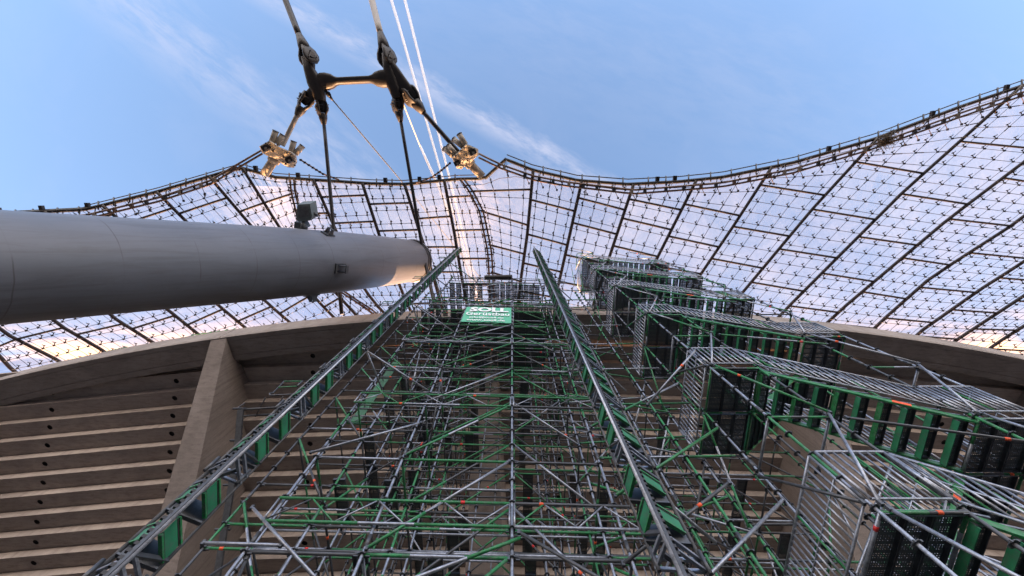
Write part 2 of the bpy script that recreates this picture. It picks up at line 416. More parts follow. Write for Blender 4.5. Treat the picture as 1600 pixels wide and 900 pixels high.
# ------------------------------------------------------------------ grandstand
def fcur(X): return 6.95 + 0.0034 * (X - 3) ** 2        # plan curve of the parapet
def gcur(X): return (7.0 + 0.0018 * X * X + 3.6) * 1.05          # plan curve of the benches
RX = [-52.3, -35.4, -18.5, -1.6, 18.3, 35.0, 52.0]
DD, RR = 0.952, 0.525
def rdir(Xr): return -0.0068 * (Xr - 3)
def rpt(Xr, Y): return Xr + rdir(Xr) * (Y - fcur(Xr))
stand = Thing('grandstand', 'brown concrete grandstand seen from behind with stepped bench undersides and curved parapet', 'grandstand', (0, 9, GZ))
holes_t = {0: (.27, .76), 1: (.27, .76), 2: (.30, .78), 3: (.22, .70), 4: (.2, .62), 5: (.2, .6)}
for b in range(len(RX) - 1):
    for k in range(-2, 26):
        hk = 23.36 - RR * (k + 1)
        A = []; B = []
        for Xr, lst in ((RX[b], A), (RX[b + 1], B)):
            Yk = gcur(Xr) + DD * (k - 1) + (0.004 if True else 0)
            if k == -2: Y0 = fcur(Xr) + 1.5; hk_ = 22.36
            else: Y0 = Yk; hk_ = hk
            if k == -2:
                prof = [(Y0, 23.62), (Yk + DD + .1, 23.62), (Yk + DD + .1, 23.8), (Y0, 23.8)]
            else:
                prof = [(Yk, hk), (Yk + DD + .10, hk), (Yk + DD + .10, hk - .085), (Yk + DD - .004, hk - .085), (Yk + DD - .004, hk - RR + .004),
                        (Yk + DD + .17, hk - RR + .004), (Yk + DD + .17, hk + .16), (Yk, hk + .16)]
            for (y, z) in prof: lst.append(Vector((rpt(Xr, y), y, z)))
        mb = MB('conc'); n = len(A)
        mb.v = A + B
        mb.face(list(range(n - 1, -1, -1)), 'conc'); mb.face([n + i for i in range(n)], 'conc')
        for i in range(n):
            if i == 0 and k >= -1: continue
            j = (i + 1) % n; mb.face((i, j, n + j, n + i), 'conc')
        if k >= -1:
            a0, a1, b0, b1 = A[0], A[1].lerp(A[0], 0.0), B[0], B[1]
            def sf(t, u): return (a0.lerp(b0, t)).lerp(a1.lerp(b1, t), u)
            Lb = (b0 - a0).length; hw = 0.30; t_prev = 0.0; u0, u1 = 0.18, 0.18 + 2 * hw / (DD + .1)
            def quad(p, mm='conc'):
                i0 = len(mb.v); mb.v += p; mb.face(range(i0, i0 + len(p)), mm)
            for tc_ in holes_t[b]:
                tc_ = tc_ + random.uniform(-.004, .004); ta, tb = tc_ - hw / Lb, tc_ + hw / Lb
                quad([sf(t_prev, 0), sf(t_prev, 1), sf(ta, 1), sf(ta, 0)])
                quad([sf(ta, 0), sf(ta, u0), sf(tb, u0), sf(tb, 0)]); quad([sf(ta, u1), sf(ta, 1), sf(tb, 1), sf(tb, u1)])
                c = sf(tc_, (u0 + u1) / 2); ex = (sf(tb, .5) - sf(ta, .5)) / (2 * hw); ey = (sf(.5, u1) - sf(.5, u0)) / (2 * hw)
                i0 = len(mb.v); nn = 16; r_ = 0.165
                for q in range(nn):
                    an = 2 * math.pi * q / nn + math.pi / nn * 0; cx, sy = math.cos(an), math.sin(an)
                    mx = max(abs(cx), abs(sy))
                    mb.v.append(c + ex * cx / mx * hw + ey * sy / mx * hw)
                for q in range(nn):
                    an = 2 * math.pi * q / nn
                    mb.v.append(c + (ex * math.cos(an) + ey * math.sin(an)) * r_)
                for q in range(nn):
                    an = 2 * math.pi * q / nn
                    mb.v.append(c + (ex * math.cos(an) + ey * math.sin(an)) * r_ + Vector((0, 0, .13)))
                for q in range(nn):
                    q2 = (q + 1) % nn
                    mb.face((i0 + q, i0 + q2, i0 + nn + q2, i0 + nn + q), 'conc')
                    mb.face((i0 + nn + q, i0 + nn + q2, i0 + 2 * nn + q2, i0 + 2 * nn + q), 'black')
                mb.face([i0 + 2 * nn + q for q in range(nn)], 'black')
                t_prev = tb
            quad([sf(t_prev, 0), sf(t_prev, 1), sf(1, 1), sf(1, 0)])
        stand.part('bench_underside', mb)
for Xr in RX:
    f0 = fcur(Xr); nd = Vector((rdir(Xr), 1, 0)).normalized(); sd_ = Vector((nd.y, -nd.x, 0))
    mb = MB('conc2'); i0 = 0
    prof = []
    yo = f0 + .12
    def wd(y): return 0.5 + 0.04 * (y - f0)
    yb0 = gcur(Xr)
    def bz(y): return 23.36 - RR * ((y - yb0) / DD + 1) + .3
    outer = [(yo, 22.385), (yo + 8, 22.385 - 6.8), (yo + 16, 22.385 - 13.6), (yo + 28, GZ)]
    inner = [(yo + 1.4, 22.385), (max(yo + 3, yb0 - .5), 23.3), (yo + 9, bz(yo + 9)), (yo + 17, bz(yo + 17)), (yo + 36, GZ)]
    ring = outer + inner[::-1]
    for sgn in (-1, 1):
        for (y, z) in ring: mb.v.append(Vector((rpt(Xr, y), y, z)) + sd_ * sgn * wd(y))
    n = len(ring)
    for i in range(n):
        j = (i + 1) % n; mb.face((i, n + i, n + j, j), 'conc2')
    for q in ((0, 1, 7, 8), (1, 2, 6, 7)): pass
    # side faces as quads between outer and inner chains
    oi = [0, 1, 2, 3]; ii = [n - 1, n - 3, n - 4, n - 5]
    for sgn, off in ((0, 0), (1, n)):
        qs = [(0, 1, n - 2, n - 1), (1, 2, n - 4, n - 3), (2, 3, n - 5, n - 4)]
        tri = [(1, n - 3, n - 2)]
        for q in qs + tri:
            q = [x + off for x in q]; mb.face(q if sgn else q[::-1], 'conc2')
    stand.part('raker', mb)
for b in range(len(RX) - 1):
    mb = MB('conc3'); n = 12; rows = []
    for i in range(n + 1):
        X = RX[b] + (RX[b + 1] - RX[b]) * i / n
        if i == 0: X += .03
        if i == n: X -= .03
        nx = rdir(X); f0 = fcur(X)
        sec = [(0, 24.0), (0, 22.62), (.06, 22.45), (.32, 22.45), (.32, 22.48), (.36, 22.48), (.36, 22.45), (1.28, 22.45), (1.28, 22.48), (1.32, 22.48), (1.32, 22.45), (1.62, 22.45), (1.66, 22.45), (1.70, 22.50), (1.74, 22.50), (1.74, 23.7), (.35, 23.7), (.35, 24.0)]
        rows.append([Vector((X + nx * y, f0 + y, z)) for (y, z) in sec])
    m_ = len(rows[0])
    for r_ in rows: mb.v += r_
    for i in range(n):
        for j in range(m_):
            j2 = (j + 1) % m_; a = i * m_
            mb.face((a + j, a + m_ + j, a + m_ + j2, a + j2), 'conc3')
    mb.face(range(m_), 'conc3'); mb.face([n * m_ + j for j in range(m_ - 1, -1, -1)], 'conc3')
    stand.part('parapet_beam', mb)
mb = MB('conc'); mb.bx(-70, 70, 36, 36.5, GZ, 9.5, 'conc'); stand.part('unseen_base_wall', mb)  # unseen wall under the benches, added to block and bounce light
stand.flush(120 if False else 100)

# cable tray with brackets beside the left raker
ct = Thing('cable_tray', 'dark steel cable tray and pipe run beside the left sloping concrete raker', 'cable tray', (-17, 12, GZ))
mb = MB('steel_dark')
pts = [P(376, 640, 18.6), P(372, 690, 17.6), P(362, 760, 16.2), P(350, 830, 14.9), P(338, 910, 13.5), P(326, 990, 12)]
for a, b in zip(pts, pts[1:]):
    mb.bar(a, b, .34, .10, (0, 0, 1), 'steel_dark')
ct.part('tray', mb)
for i, p in enumerate(pts[:-1]):
    mb = MB('steel_dark'); mb.bar(p + Vector((-.5, 0, .1)), p + Vector((.25, 0, .1)), .08, .08, (0, 0, 1), 'steel_dark'); mb.bar(p + Vector((-.25, 0, .1)), p + Vector((-.25, 0, .7)), .07, .07, (0, 1, 0), 'steel_dark'); ct.part('bracket', mb)
mb = MB('steel_dark'); a = P(378, 640, 18.7); b = P(470, 634, 18.7); mb.tube(a, b, .06, 'steel_dark')
mb.tube(a + Vector((0, .4, 0)), b + Vector((0, .4, 0)), .05, 'steel_dark')
for t in (.3, .6, .85):
    p = a.lerp(b, t); mb.tube(p + Vector((-.3, .5, 0)), p + Vector((.35, -.6, .1)), .035, 'steel_dark')
ct.part('outrigger', mb); ct.flush()

# ------------------------------------------------------------------ tent roof
EP = [(-250, 365), (-150, 350), (0, 334), (123, 328), (135, 327), (245, 300), (361, 266), (379, 263), (430, 277), (490, 281), (580, 287), (633, 288), (713, 280), (757, 279), (790, 249), (833, 266), (902, 282), (981, 288),
      (1060, 284), (1128, 277), (1240, 254), (1367, 217), (1500, 167), (1600, 133), (1700, 108), (1800, 92)]
def lin(tab, x):
    for (a, b), (c, d) in zip(tab, tab[1:]):
        if x <= c: return b + (d - b) * (x - a) / (c - a)
    return tab[-1][1]
def HH(x, y):
    h = 29.6 + 2.6 * max(0, (x - 900) / 800) ** 1.4 - 1.2 * max(0, (400 - x) / 500)
    h += 1.2 * math.exp(-((x - 728) / 60) ** 2 - ((y - 270) / 90) ** 2) + 1.2 * math.exp(-((x - 440) / 60) ** 2 - ((y - 270) / 90) ** 2)
    return h
def RP(x, y, dz=0): return P(x, y, HH(x, y) + dz)
ribs = {
 'L9': [(-230, 362), (-150, 410), (-80, 470), (19, 578), (60, 610)], 'L8': [(-150, 350), (-60, 450), (0, 517), (87, 561), (140, 595)],
 'L7': [(-80, 343), (0, 425), (89, 506), (155, 544), (205, 580)], 'L6': [(0, 334), (90, 420), (180, 498), (234, 532), (285, 565)],
 'L5': [(70, 331), (168, 410), (266, 487), (297, 512), (345, 550)], 'L4': [(160, 321), (253, 400), (346, 481), (376, 506), (420, 543)],
 'L3': [(245, 300), (288, 343), (416, 472), (446, 498), (490, 535)], 'L2': [(327, 276), (390, 350), (470, 440), (512, 487), (560, 530)],
 'L1': [(379, 263), (435, 353), (495, 425), (545, 480), (582, 520)], 'SL': [(456, 279), (458, 300), (470, 350), (500, 415), (533, 455), (577, 483), (612, 512)],
 'M4': [(490, 281), (527, 365), (568, 450), (585, 473), (622, 512)], 'M3': [(566, 286), (595, 375), (622, 440), (632, 465), (655, 515)],
 'M2': [(632, 288), (656, 364), (668, 400), (700, 515)], 'M1': [(694, 282), (710, 365), (720, 426), (737, 515)],
 'S': [(722, 280), (735, 297), (752, 330), (759, 363), (765, 393), (767, 426), (770, 515)],
 'R1': [(833, 266), (824, 366), (815, 428), (804, 520)], 'R2': [(909, 283), (876, 430), (855, 520)], 'R3': [(990, 288), (952, 402), (912, 520)],
 'R4': [(1088, 282), (1026, 405), (968, 520)], 'R5': [(1206, 261), (1146, 353), (1096, 427), (1035, 520)],
 'R6': [(1371, 216), (1269, 327), (1162, 455), (1108, 520)], 'R7': [(1597, 134), (1411, 300), (1220, 491), (1185, 530)],
 'R8': [(1790, 94), (1600, 253), (1482, 342), (1295, 500), (1262, 540)], 'R9': [(1800, 160), (1600, 340), (1455, 433), (1368, 510), (1330, 550)],
 'R10': [(1810, 250), (1600, 409), (1532, 452), (1434, 521), (1395, 560)], 'R11': [(1820, 320), (1600, 462), (1495, 531), (1450, 565)],
 'R12': [(1830, 370), (1600, 509), (1549, 542), (1500, 580)], 'R13': [(1850, 420), (1660, 535), (1570, 600)]}
bays = [('L9', 'L8', [(430, 420), (500, 480), (545, 530)]), ('L8', 'L7', [(430, 405), (480, 455), (530, 512), (575, 555)]), ('L7', 'L6', [(372, 360), (425, 405), (475, 455), (523, 506)]),
 ('L6', 'L5', [(365, 343), (415, 393), (465, 443), (514, 493)]), ('L5', 'L4', [(355, 335), (405, 380), (455, 430), (508, 483)]), ('L4', 'L3', [(350, 325), (400, 375), (450, 425), (502, 479)]),
 ('L3', 'L2', [(334, 309), (390, 360), (440, 410), (490, 460)]), ('L2', 'L1', [(331, 317), (385, 370), (435, 420), (480, 465)]), ('L1', 'SL', [(317, 302), (370, 355), (420, 400), (465, 445)]),
 ('SL', 'M4', [(334, 333), (380, 380), (430, 430)]), ('M4', 'M3', [(308, 305), (349, 346), (398, 396), (440, 438)]), ('M3', 'M2', [(319, 317), (361, 359), (405, 403), (440, 438), (475, 473)]),
 ('M2', 'M1', [(342, 338), (386, 386), (425, 425), (465, 465)]), ('M1', 'S', [(308, 306), (360, 359), (404, 404), (445, 445), (480, 480)]),
 ('S', 'R1', [(299, 296), (330, 352), (382, 397), (425, 440), (470, 480)]), ('R1', 'R2', [(312, 330), (366, 383), (411, 425), (455, 465), (495, 500)]),
 ('R2', 'R3', [(309, 328), (348, 366), (398, 413), (440, 452), (480, 492)]), ('R3', 'R4', [(311, 328), (341, 359), (384, 401), (425, 440), (465, 480)]),
 ('R4', 'R5', [(319, 337), (369, 386), (415, 428), (455, 467), (495, 500)]), ('R5', 'R6', [(289, 305), (354, 369), (404, 419), (450, 463), (490, 502)]),
 ('R6', 'R7', [(253, 271), (327, 343), (389, 403), (441, 455), (487, 498)]), ('R7', 'R8', [(221, 233), (303, 319), (370, 383), (427, 440), (478, 488)]),
 ('R8', 'R9', [(180, 190), (225, 238), (278, 291), (342, 353), (403, 414), (456, 467), (505, 513)]), ('R9', 'R10', [(265, 276), (330, 341), (395, 404), (449, 457), (497, 504)]),
 ('R10', 'R11', [(330, 340), (382, 390), (434, 440), (484, 489), (525, 530)]), ('R11', 'R12', [(368, 378), (420, 428), (470, 475), (514, 516)]), ('R12', 'R13', [(440, 448), (500, 505), (545, 550)])]
def rx(name, y):
    tb = sorted((b, a) for a, b in ribs[name]); return tb[0][1] if y < tb[0][0] else lin(tb, y)
roof = Thing('tent_roof', 'translucent tent roof of grey acrylic panels on a brown cable net sweeping over the stand', 'tent roof', (0, 0, GZ))
def roof_quad(L0, R0, L1, R1, top=None):
    def f(u, v):
        xl = L0[0] + (L1[0] - L0[0]) * v, L0[1] + (L1[1] - L0[1]) * v
        xr = R0[0] + (R1[0] - R0[0]) * v, R0[1] + (R1[1] - R0[1]) * v
        x = xl[0] + (xr[0] - xl[0]) * u; y = xl[1] + (xr[1] - xl[1]) * u
        if top:
            tx = L0[0] + (R0[0] - L0[0]) * u; y += (1 - v) * (lin(EP, tx) - (L0[1] + (R0[1] - L0[1]) * u))
        return x, y
    return f
net = MB('cable'); clamps = MB('black'); tb_ = MB('steel_dark')
for (a, b, cr) in bays:
    ta = min(ribs[a], key=lambda p: p[1])[1]; tb2 = min(ribs[b], key=lambda p: p[1])[1]
    ba = max(ribs[a], key=lambda p: p[1])[1]; bb = max(ribs[b], key=lambda p: p[1])[1]
    rows = [(ta, tb2)] + cr + [(ba, bb)]
    for i in range(len(rows) - 1):
        (ya, yb), (yc, yd) = rows[i], rows[i + 1]
        L0 = (rx(a, ya), ya); R0 = (rx(b, yb), yb); L1 = (rx(a, yc), yc); R1 = (rx(b, yd), yd)
        if ya == rows[0][0] and i == 0: top = max(L0[0], R0[0]) <= 1800
        else: top = False
        f = roof_quad(L0, R0, L1, R1, top)
        # follow the rib's bend by re-evaluating x on the rib
        def g3(u, v, dz=0, f=f, ya=ya, yb=yb, yc=yc, yd=yd):
            x, y = f(u, v)
            yl = ya + (yc - ya) * v; yr = yb + (yd - yb) * v
            xs = rx(a, yl) + (rx(b, yr) - rx(a, yl)) * u
            return RP(xs, y, dz)
        c0, c1, c2, c3 = g3(0, 0), g3(1, 0), g3(1, 1), g3(0, 1)
        w3 = ((c1 - c0).length + (c2 - c3).length) / 2; l3 = ((c3 - c0).length + (c2 - c1).length) / 2
        nu = 4 if w3 > 2.0 else 3 if w3 > 1.3 else 2
        nv = max(1, min(6, round(l3 / 0.98)))
        mb = MB('acrylic'); sx, sy = nu, max(2, nv)
        for q in range(sy + 1):
            for p_ in range(sx + 1):
                mb.v.append(g3(.012 + .976 * p_ / sx, .012 + .976 * q / sy))
        for q in range(sy):
            for p_ in range(sx):
                o_ = q * (sx + 1) + p_; mb.face((o_, o_ + sx + 1, o_ + sx + 2, o_ + 1), 'acrylic')
        roof.part('acrylic_panel', mb)
        # cross joint under this panel
        if i < len(rows) - 2:
            mb = MB('joint'); mb.path([g3(u / 3, 1, -.10) for u in range(4)], .085, 'joint', 6)
            roof.part('cross_joint', mb)
        # net
        for p_ in range(nu):
            u = (p_ + .5) / nu
            net.path([g3(u, v / nv, -.36) for v in range(nv + 1)], .020, 'net', 4)
        for q in range(nv):
            v = (q + .5) / nv
            net.path([g3(u / nu, v, -.36) for u in range(nu + 1)], .020, 'net', 4)
        for p_ in range(nu):
            for q in range(nv):
                u, v = (p_ + .5) / nu, (q + .5) / nv
                c = g3(u, v, -.37); up = g3(u, v, 0)
                jx, jy = random.uniform(-.03, .03), random.uniform(-.03, .03)
                clamps.tube(c + Vector((0, 0, -.07)), c + Vector((0, 0, .03)), .070, 'black', 7)
                hd = c + Vector((jx - .02, -.17 + jy, .14))
                clamps.tube(c, hd, .032, 'black', 5)
                clamps.tube(hd, hd + Vector((0, -.03, .02)), .075, 'black', 8)
                clamps.tube(hd, up + Vector((jx, jy - .3, 0)), .03, 'black', 5)
                if i == 0 and random.random() < .7 or random.random() < .05:
                    d = (g3(u, min(1, v + .2 / nv * 2), -.36) - c) if random.random() < .7 else (g3(min(1, u + .4 / nu), v, -.36) - c)
                    if d.length > .1: tb_.tube(c + d * .25, c + d * .95, .036, 'black', 6)
net_o = (net, clamps, tb_)
roof.part('net_cables', net); roof.part('net_clamps', clamps); roof.part('turnbuckles', tb_)
for nme, pl in ribs.items():
    if nme in ('S', 'SL'): continue
    y0 = min(p[1] for p in pl); y1 = max(p[1] for p in pl); mb = MB('joint')
    if rx(nme, y0) <= 1800 and not nme.startswith('R1') or nme == 'R1': y0 = y0
    mb.path([RP(rx(nme, y0 + (y1 - y0) * t / 14), y0 + (y1 - y0) * t / 14, -.13) for t in range(15)], .125, 'joint', 6)
    roof.part('joint_rib', mb)
# seams: pairs of brown cables with clamps
for nme in ('S', 'SL'):
    for off in (-3, 3):
        y0 = min(p[1] for p in ribs[nme]); y1 = max(p[1] for p in ribs[nme]); mb = MB('cable')
        pts = [RP(rx(nme, y0 + (y1 - y0) * t / 24) + off, y0 + (y1 - y0) * t / 24, -.3) for t in range(25)]
        mb.path(pts, .075, 'cable', 8)
        for p in pts[1::1]:
            mb.box(p + Vector((0, 0, -.05)), (.15, 0, 0), (0, .05, 0), (0, 0, .05), random.choice(['cable', 'steel_dark']))
        roof.part('valley_cable', mb)
# rim: black rim tube, two brown edge cables, thin rail with posts and boxes
rim = MB('black'); xs = list(range(-200, 1801, 10)); rim.path([RP(x, lin(EP, x)) for x in xs], .13, 'black', 8); roof.part('rim_tube', rim)
CR = [(748, 240), (780, 256), (833, 275), (881, 284), (990, 297), (1127, 286), (1240, 264), (1366, 226), (1500, 177), (1600, 143), (1800, 102)]
CLp = [(-200, 366), (0, 345), (135, 336), (247, 309), (329, 282), (369, 258), (410, 234)]
for tabl, sg in ((CR, 1), (CLp, 1)):
    for off in (0, 6):
        mb = MB('cable'); x0, x1 = tabl[0][0], tabl[-1][0]; pts = []
        for t in range(61):
            x = x0 + (x1 - x0) * t / 60; pts.append(RP(x, lin(tabl, x) + off, -.35))
        mb.path(pts, .075, 'cable', 8); roof.part('edge_cable', mb)
    mb = MB('cable'); x = x0 + 40
    while x < x1 - 25:
        p = RP(x, lin(tabl, x) + 3, -.38); q = RP(x + 2, lin(EP, x + 2), 0)
        mb.box(p, (.11, 0, 0), (0, .17, 0), (0, 0, .07), random.choice(['cable', 'steel_dark', 'cast_light']))
        mb.tube(p, q, .035, 'steel_dark', 6)
        e = RP(x + 6, lin(tabl, x) + 16, -.2); mb.tube(p, e, .025, 'cable', 5); mb.box(e, (.06, 0, 0), (0, .08, 0), (0, 0, .05), 'black')
        x += random.uniform(20, 34)
    roof.part('edge_fittings', mb)
rail = MB('steel_dark'); pts = []
def rl(x):
    if 757 < x < 792: return lin(EP, x) - 4
    return lin(EP, x) - (8 if x > 790 else 6 if x > 130 else 3)
for x in range(-200, 752, 10): pts.append(RP(x, rl(x), .1))
rail.path(pts, .04, 'steel_dark', 5); rail.path([RP(x, rl(x), .1) for x in range(792, 1801, 10)], .045, 'steel_dark', 5)
x = -180
while x < 1790:
    if not 745 < x < 792:
        rail.tube(RP(x, lin(EP, x) + 5, -.2), RP(x, rl(x) - 2, .12), .055, 'steel_dark', 6)
        if random.random() < .25:
            rail.box(RP(x + 14, lin(EP, x + 14) - 5, .05), (.13, 0, 0), (0, .22, 0), (0, 0, .1), 'black')
    x += random.uniform(24, 40)
rail.tube(RP(758, 279), RP(791, 248), .12, 'black'); roof.part('edge_rail', rail)
roof.flush(100)

# bird nest in the edge cables
nest = MB('twig'); c = RP(1385, 219, -.5)
for i in range(170):
    d = Vector((random.gauss(0, 1), random.gauss(0, .7), random.gauss(0, .45))).normalized(); o_ = Vector((random.gauss(0, .28), random.gauss(0, .22), random.gauss(0, .15)))
    nest.tube(c + o_ - d * .3, c + o_ + d * random.uniform(.2, .5), .014, 'twig', 4)
tag(nest.build('bird_nest', origin=c), 'ragged dark twig nest caught in the edge cables of the right roof rim', 'nest')

# ------------------------------------------------------------------ pylon
pa, pb = P(0, 418, 1), P(640, 408, 1)
def PW(x, y, W):
    r = ray(x, y); return r * W       # W = depth along the optical axis
E1 = PW(646, 407.5, 29.2); E0 = PW(0, 418, 9.62)
ax = (E1 - E0); base_t = (GZ - E0.z) / ax.z
B0 = E0 + ax * base_t; Lp = (E1 - B0).length; dirp = ax.normalized()
pyl = Thing('roof_pylon', 'huge leaning grey painted steel tube pylon crossing the left of the roof', 'pylon', B0)
prof = [(0, .9), (.12, 1.30), (.38, 1.47), (.60, 1.64), (.75, 1.70), (.88, 1.66), (.955, 1.60), (.985, 1.56), (.998, 1.54), (1.0, 1.40)]
me = MB('pylon'); i0 = 0; n = 72; 
for (t, r_) in [(prof[0][0], prof[0][1])] + [(i / 60, None) for i in range(1, 58)] + prof[-4:]:
    if r_ is None:
        r_ = lin(prof, t)
    for k in range(n):
        an = 2 * math.pi * k / n; me.v.append(Vector((math.cos(an) * r_, math.sin(an) * r_, t * Lp)))
m_ = len(me.v) // n
for i in range(m_ - 1):
    for k in range(n):
        k2 = (k + 1) % n; me.face((i * n + k, i * n + k2, (i + 1) * n + k2, (i + 1) * n + k), 'pylon', True)
me.face([(m_ - 1) * n + k for k in range(n)], 'pylon')
sh = me.build('shaft'); sh.parent = pyl.e; q = dirp.to_track_quat('Z', 'Y'); sh.rotation_mode = 'QUATERNION'; sh.rotation_quaternion = q
def onp(t, ang, rr=0):
    r_ = lin(prof, t) + rr; v = Vector((math.cos(ang) * r_, math.sin(ang) * r_, t * Lp)); return B0 + q @ v
ring = MB('steel'); nn = 48
ring.path([onp(.996, 2 * math.pi * k / nn, .05) for k in range(nn + 1)], .07, 'steel', 6)
ring.path([onp(.985, 2 * math.pi * k / nn, .02) for k in range(nn + 1)], .03, 'steel_dark', 6)
pyl.part('end_ring', ring)
def find(px, py):
    best = None
    for i in range(120):
        t = .35 + .64 * i / 120
        for k in range(72):
            p = onp(t, 2 * math.pi * k / 72); nrm = (p - (B0 + dirp * t * Lp)).normalized()
            if nrm.dot(-p) < -.25 * p.length: continue
            x, y, w = proj(p); d = (x - px) ** 2 + (y - py) ** 2
            if best is None or d < best[0]: best = (d, p, nrm, t)
    return best[1:]
for (px, py, s_) in ((514, 366, .42), (531, 420, .5), (488, 462, .45)):
    p, nrm, t = find(px, py); mb = MB('steel_dark'); tg = dirp.cross(nrm)
    fn = lambda x, y, z, p=p, nrm=nrm, tg=tg: p + dirp * x + nrm * y + tg * z
    mb.prism([(-s_ * .6, -.05), (s_ * .6, -.05), (s_ * .25, s_ * .8), (-s_ * .05, s_ * .8)], fn, -s_ * .34, -s_ * .26, 'steel_dark')
    mb.prism([(-s_ * .6, -.05), (s_ * .6, -.05), (s_ * .25, s_ * .8), (-s_ * .05, s_ * .8)], fn, s_ * .26, s_ * .34, 'steel_dark')
    mb.prism([(-s_ * .1, s_ * .7), (s_ * .3, s_ * .7), (s_ * .3, s_ * .78), (-s_ * .1, s_ * .78)], fn, -s_ * .42, s_ * .42, 'steel_dark')
    mb.prism([(-s_ * .7, -.02), (s_ * .7, -.02), (s_ * .7, .05), (-s_ * .7, .05)], fn, -s_ * .5, s_ * .5, 'steel_dark')
    pyl.part('lug', mb)
pyl.flush()
# floodlight on the pylon
p, nrm, t = find(476, 352)
W_ = proj(p)[2]; sc_px = W_ / F
fl = Thing('floodlight', 'dark boxy floodlight on a bracket on top of the grey pylon', 'floodlight', p)
mb = MB('lamp'); c = PW(480, 331, W_ + .3)
def T(c, dx, dy, dz): return c + Vector((dx * sc_px, dy * sc_px * cs - dz * sn, dz * cs + dy * sc_px * sn * -1))
mb.prism([(-11, -14), (9, -15), (12, 5), (10, 11), (-9, 13), (-13, 8)], lambda x, y, z: T(c, x, y, z), -.30, .35, 'lamp')
hs = mb
mb = MB('steel_dark'); mb.prism([(-9, -11), (7, -12), (9, 4), (-9, 7)], lambda x, y, z: T(c, x, y, z), -.33, -.305, 'steel_dark')
fl.part('housing', hs, None, [('lens_panel', mb)])
mb = MB('steel_dark'); a = T(c, -8, 14, 0); mb.prism([(-17, 14), (-2, 16), (3, 24), (-2, 26), (-18, 24)], lambda x, y, z: T(c, x, y, z), -.2, .2, 'steel_dark')
mb.tube(T(c, 10, 2, 0), T(c, 17, 6, 0), .08, 'steel_dark'); mb.tube(T(c, -6, 12, 0), p, .12, 'steel_dark'); fl.part('bracket', mb); fl.flush()

# ------------------------------------------------------------------ cable node clamps
HC = 29.0
k_ = HC / (cs * 1.05) / F
def clamp_thing(cx, cy, outline, ridge, stubs, big, pockets, label, h, holes):
    t = Thing('cable_clamp', label, 'cable clamp', P(cx, cy, h), 'cast cable clamps at the roof corners')
    def Q(x, y, dz=0):
        return P(x, y, h + dz + (y - cy) * .045)
    mb = MB('cast_light'); n = len(outline); C0 = (sum(p[0] for p in outline) / n, sum(p[1] for p in outline) / n)
    lo = [Q(x, y, -.35) for x, y in outline]; hi = [Q(C0[0] + (x - C0[0]) * 1.0, C0[1] + (y - C0[1]) * 1.0, .75) for x, y in outline]
    lo2 = [Q(C0[0] + (x - C0[0]) * .90, C0[1] + (y - C0[1]) * .88, -.55) for x, y in outline]
    mb.v = lo + hi + lo2; rc = [len(mb.v), len(mb.v) + 1]
    mb.v += [Q(*ridge[0], -.70), Q(*ridge[1], -.70)]
    for i in range(n):
        j = (i + 1) % n; mb.face((i, n + i, n + j, j), 'cast_light'); mb.face((i, j, 2 * n + j, 2 * n + i), 'cast_light')
        mid = ((outline[i][0] + outline[j][0]) / 2, (outline[i][1] + outline[j][1]) / 2)
        d = [(mid[0] - r[0]) ** 2 + (mid[1] - r[1]) ** 2 for r in ridge]; di = [(outline[i][0] - r[0]) ** 2 + (outline[i][1] - r[1]) ** 2 for r in ridge]; dj = [(outline[j][0] - r[0]) ** 2 + (outline[j][1] - r[1]) ** 2 for r in ridge]
        a = rc[0] if di[0] < di[1] else rc[1]; b = rc[0] if dj[0] < dj[1] else rc[1]
        if a == b: mb.face((2 * n + i, 2 * n + j, a), 'cast_light')
        else: mb.face((2 * n + i, 2 * n + j, b, a), 'cast_light')
    mb.face([2 * n - 1 - i for i in range(n)], 'cast_light')
    t.part('body', mb)
    for (x0, y0, x1, y1, r_) in stubs:
        m2 = MB('cast_light'); a = Q(x0, y0, .1); b = Q(x1, y1, .9); m2.tube(a, b, r_, 'cast_light', 16)
        m2.tube(b, b + (b - a).normalized() * .05, r_ * 1.12, 'steel_dark', 16); t.part('cable_socket', m2)
    m2 = MB('cast_light'); x0, y0, x1, y1, r_ = big; a = Q(x0, y0, -.2); b = Q(x1, y1, -.9); d = (b - a).normalized()
    m2.tube(a - d * .3, a + d * .12, r_ * 1.35, 'cast_light', 20); m2.tube(a, b, r_, 'cast_light', 24); t.part('tension_cylinder', m2)
    for (x, y, w) in pockets:
        m2 = MB('black'); m2.box(Q(x, y, -.78), (w, -w * .5, 0), (w * .35, w * .7, 0), (0, 0, .12), 'black'); m2.box(Q(x + 1, y + 1, -.86), (w * .4, 0, 0), (0, w * .3, 0), (0, 0, .1), 'cast_light'); t.part('anchor_pocket', m2)
    for (x, y) in holes:
        m2 = MB('black'); c = Q(x, y, -.74); m2.tube(c, c + Vector((0, 0, -.12)), .055, 'black', 8); t.part('bolt', m2)
    t.flush(); return t
def z7(l): return [(380 + x / 8.18, 190 + y / 8.18) for x, y in l]
def z8(l): return [(680 + x / 8.18, 190 + y / 8.18) for x, y in l]
o7 = z7([(205, 315), (340, 240), (480, 330), (620, 385), (680, 430), (690, 520), (650, 590), (570, 585), (400, 480), (330, 450), (240, 400)])
st7 = [(*z7([(365, 270)])[0], *z7([(415, 125)])[0], .20), (*z7([(430, 290)])[0], *z7([(505, 175)])[0], .20), (*z7([(612, 395)])[0], *z7([(645, 255)])[0], .20), (*z7([(665, 415)])[0], *z7([(755, 315)])[0], .20)]
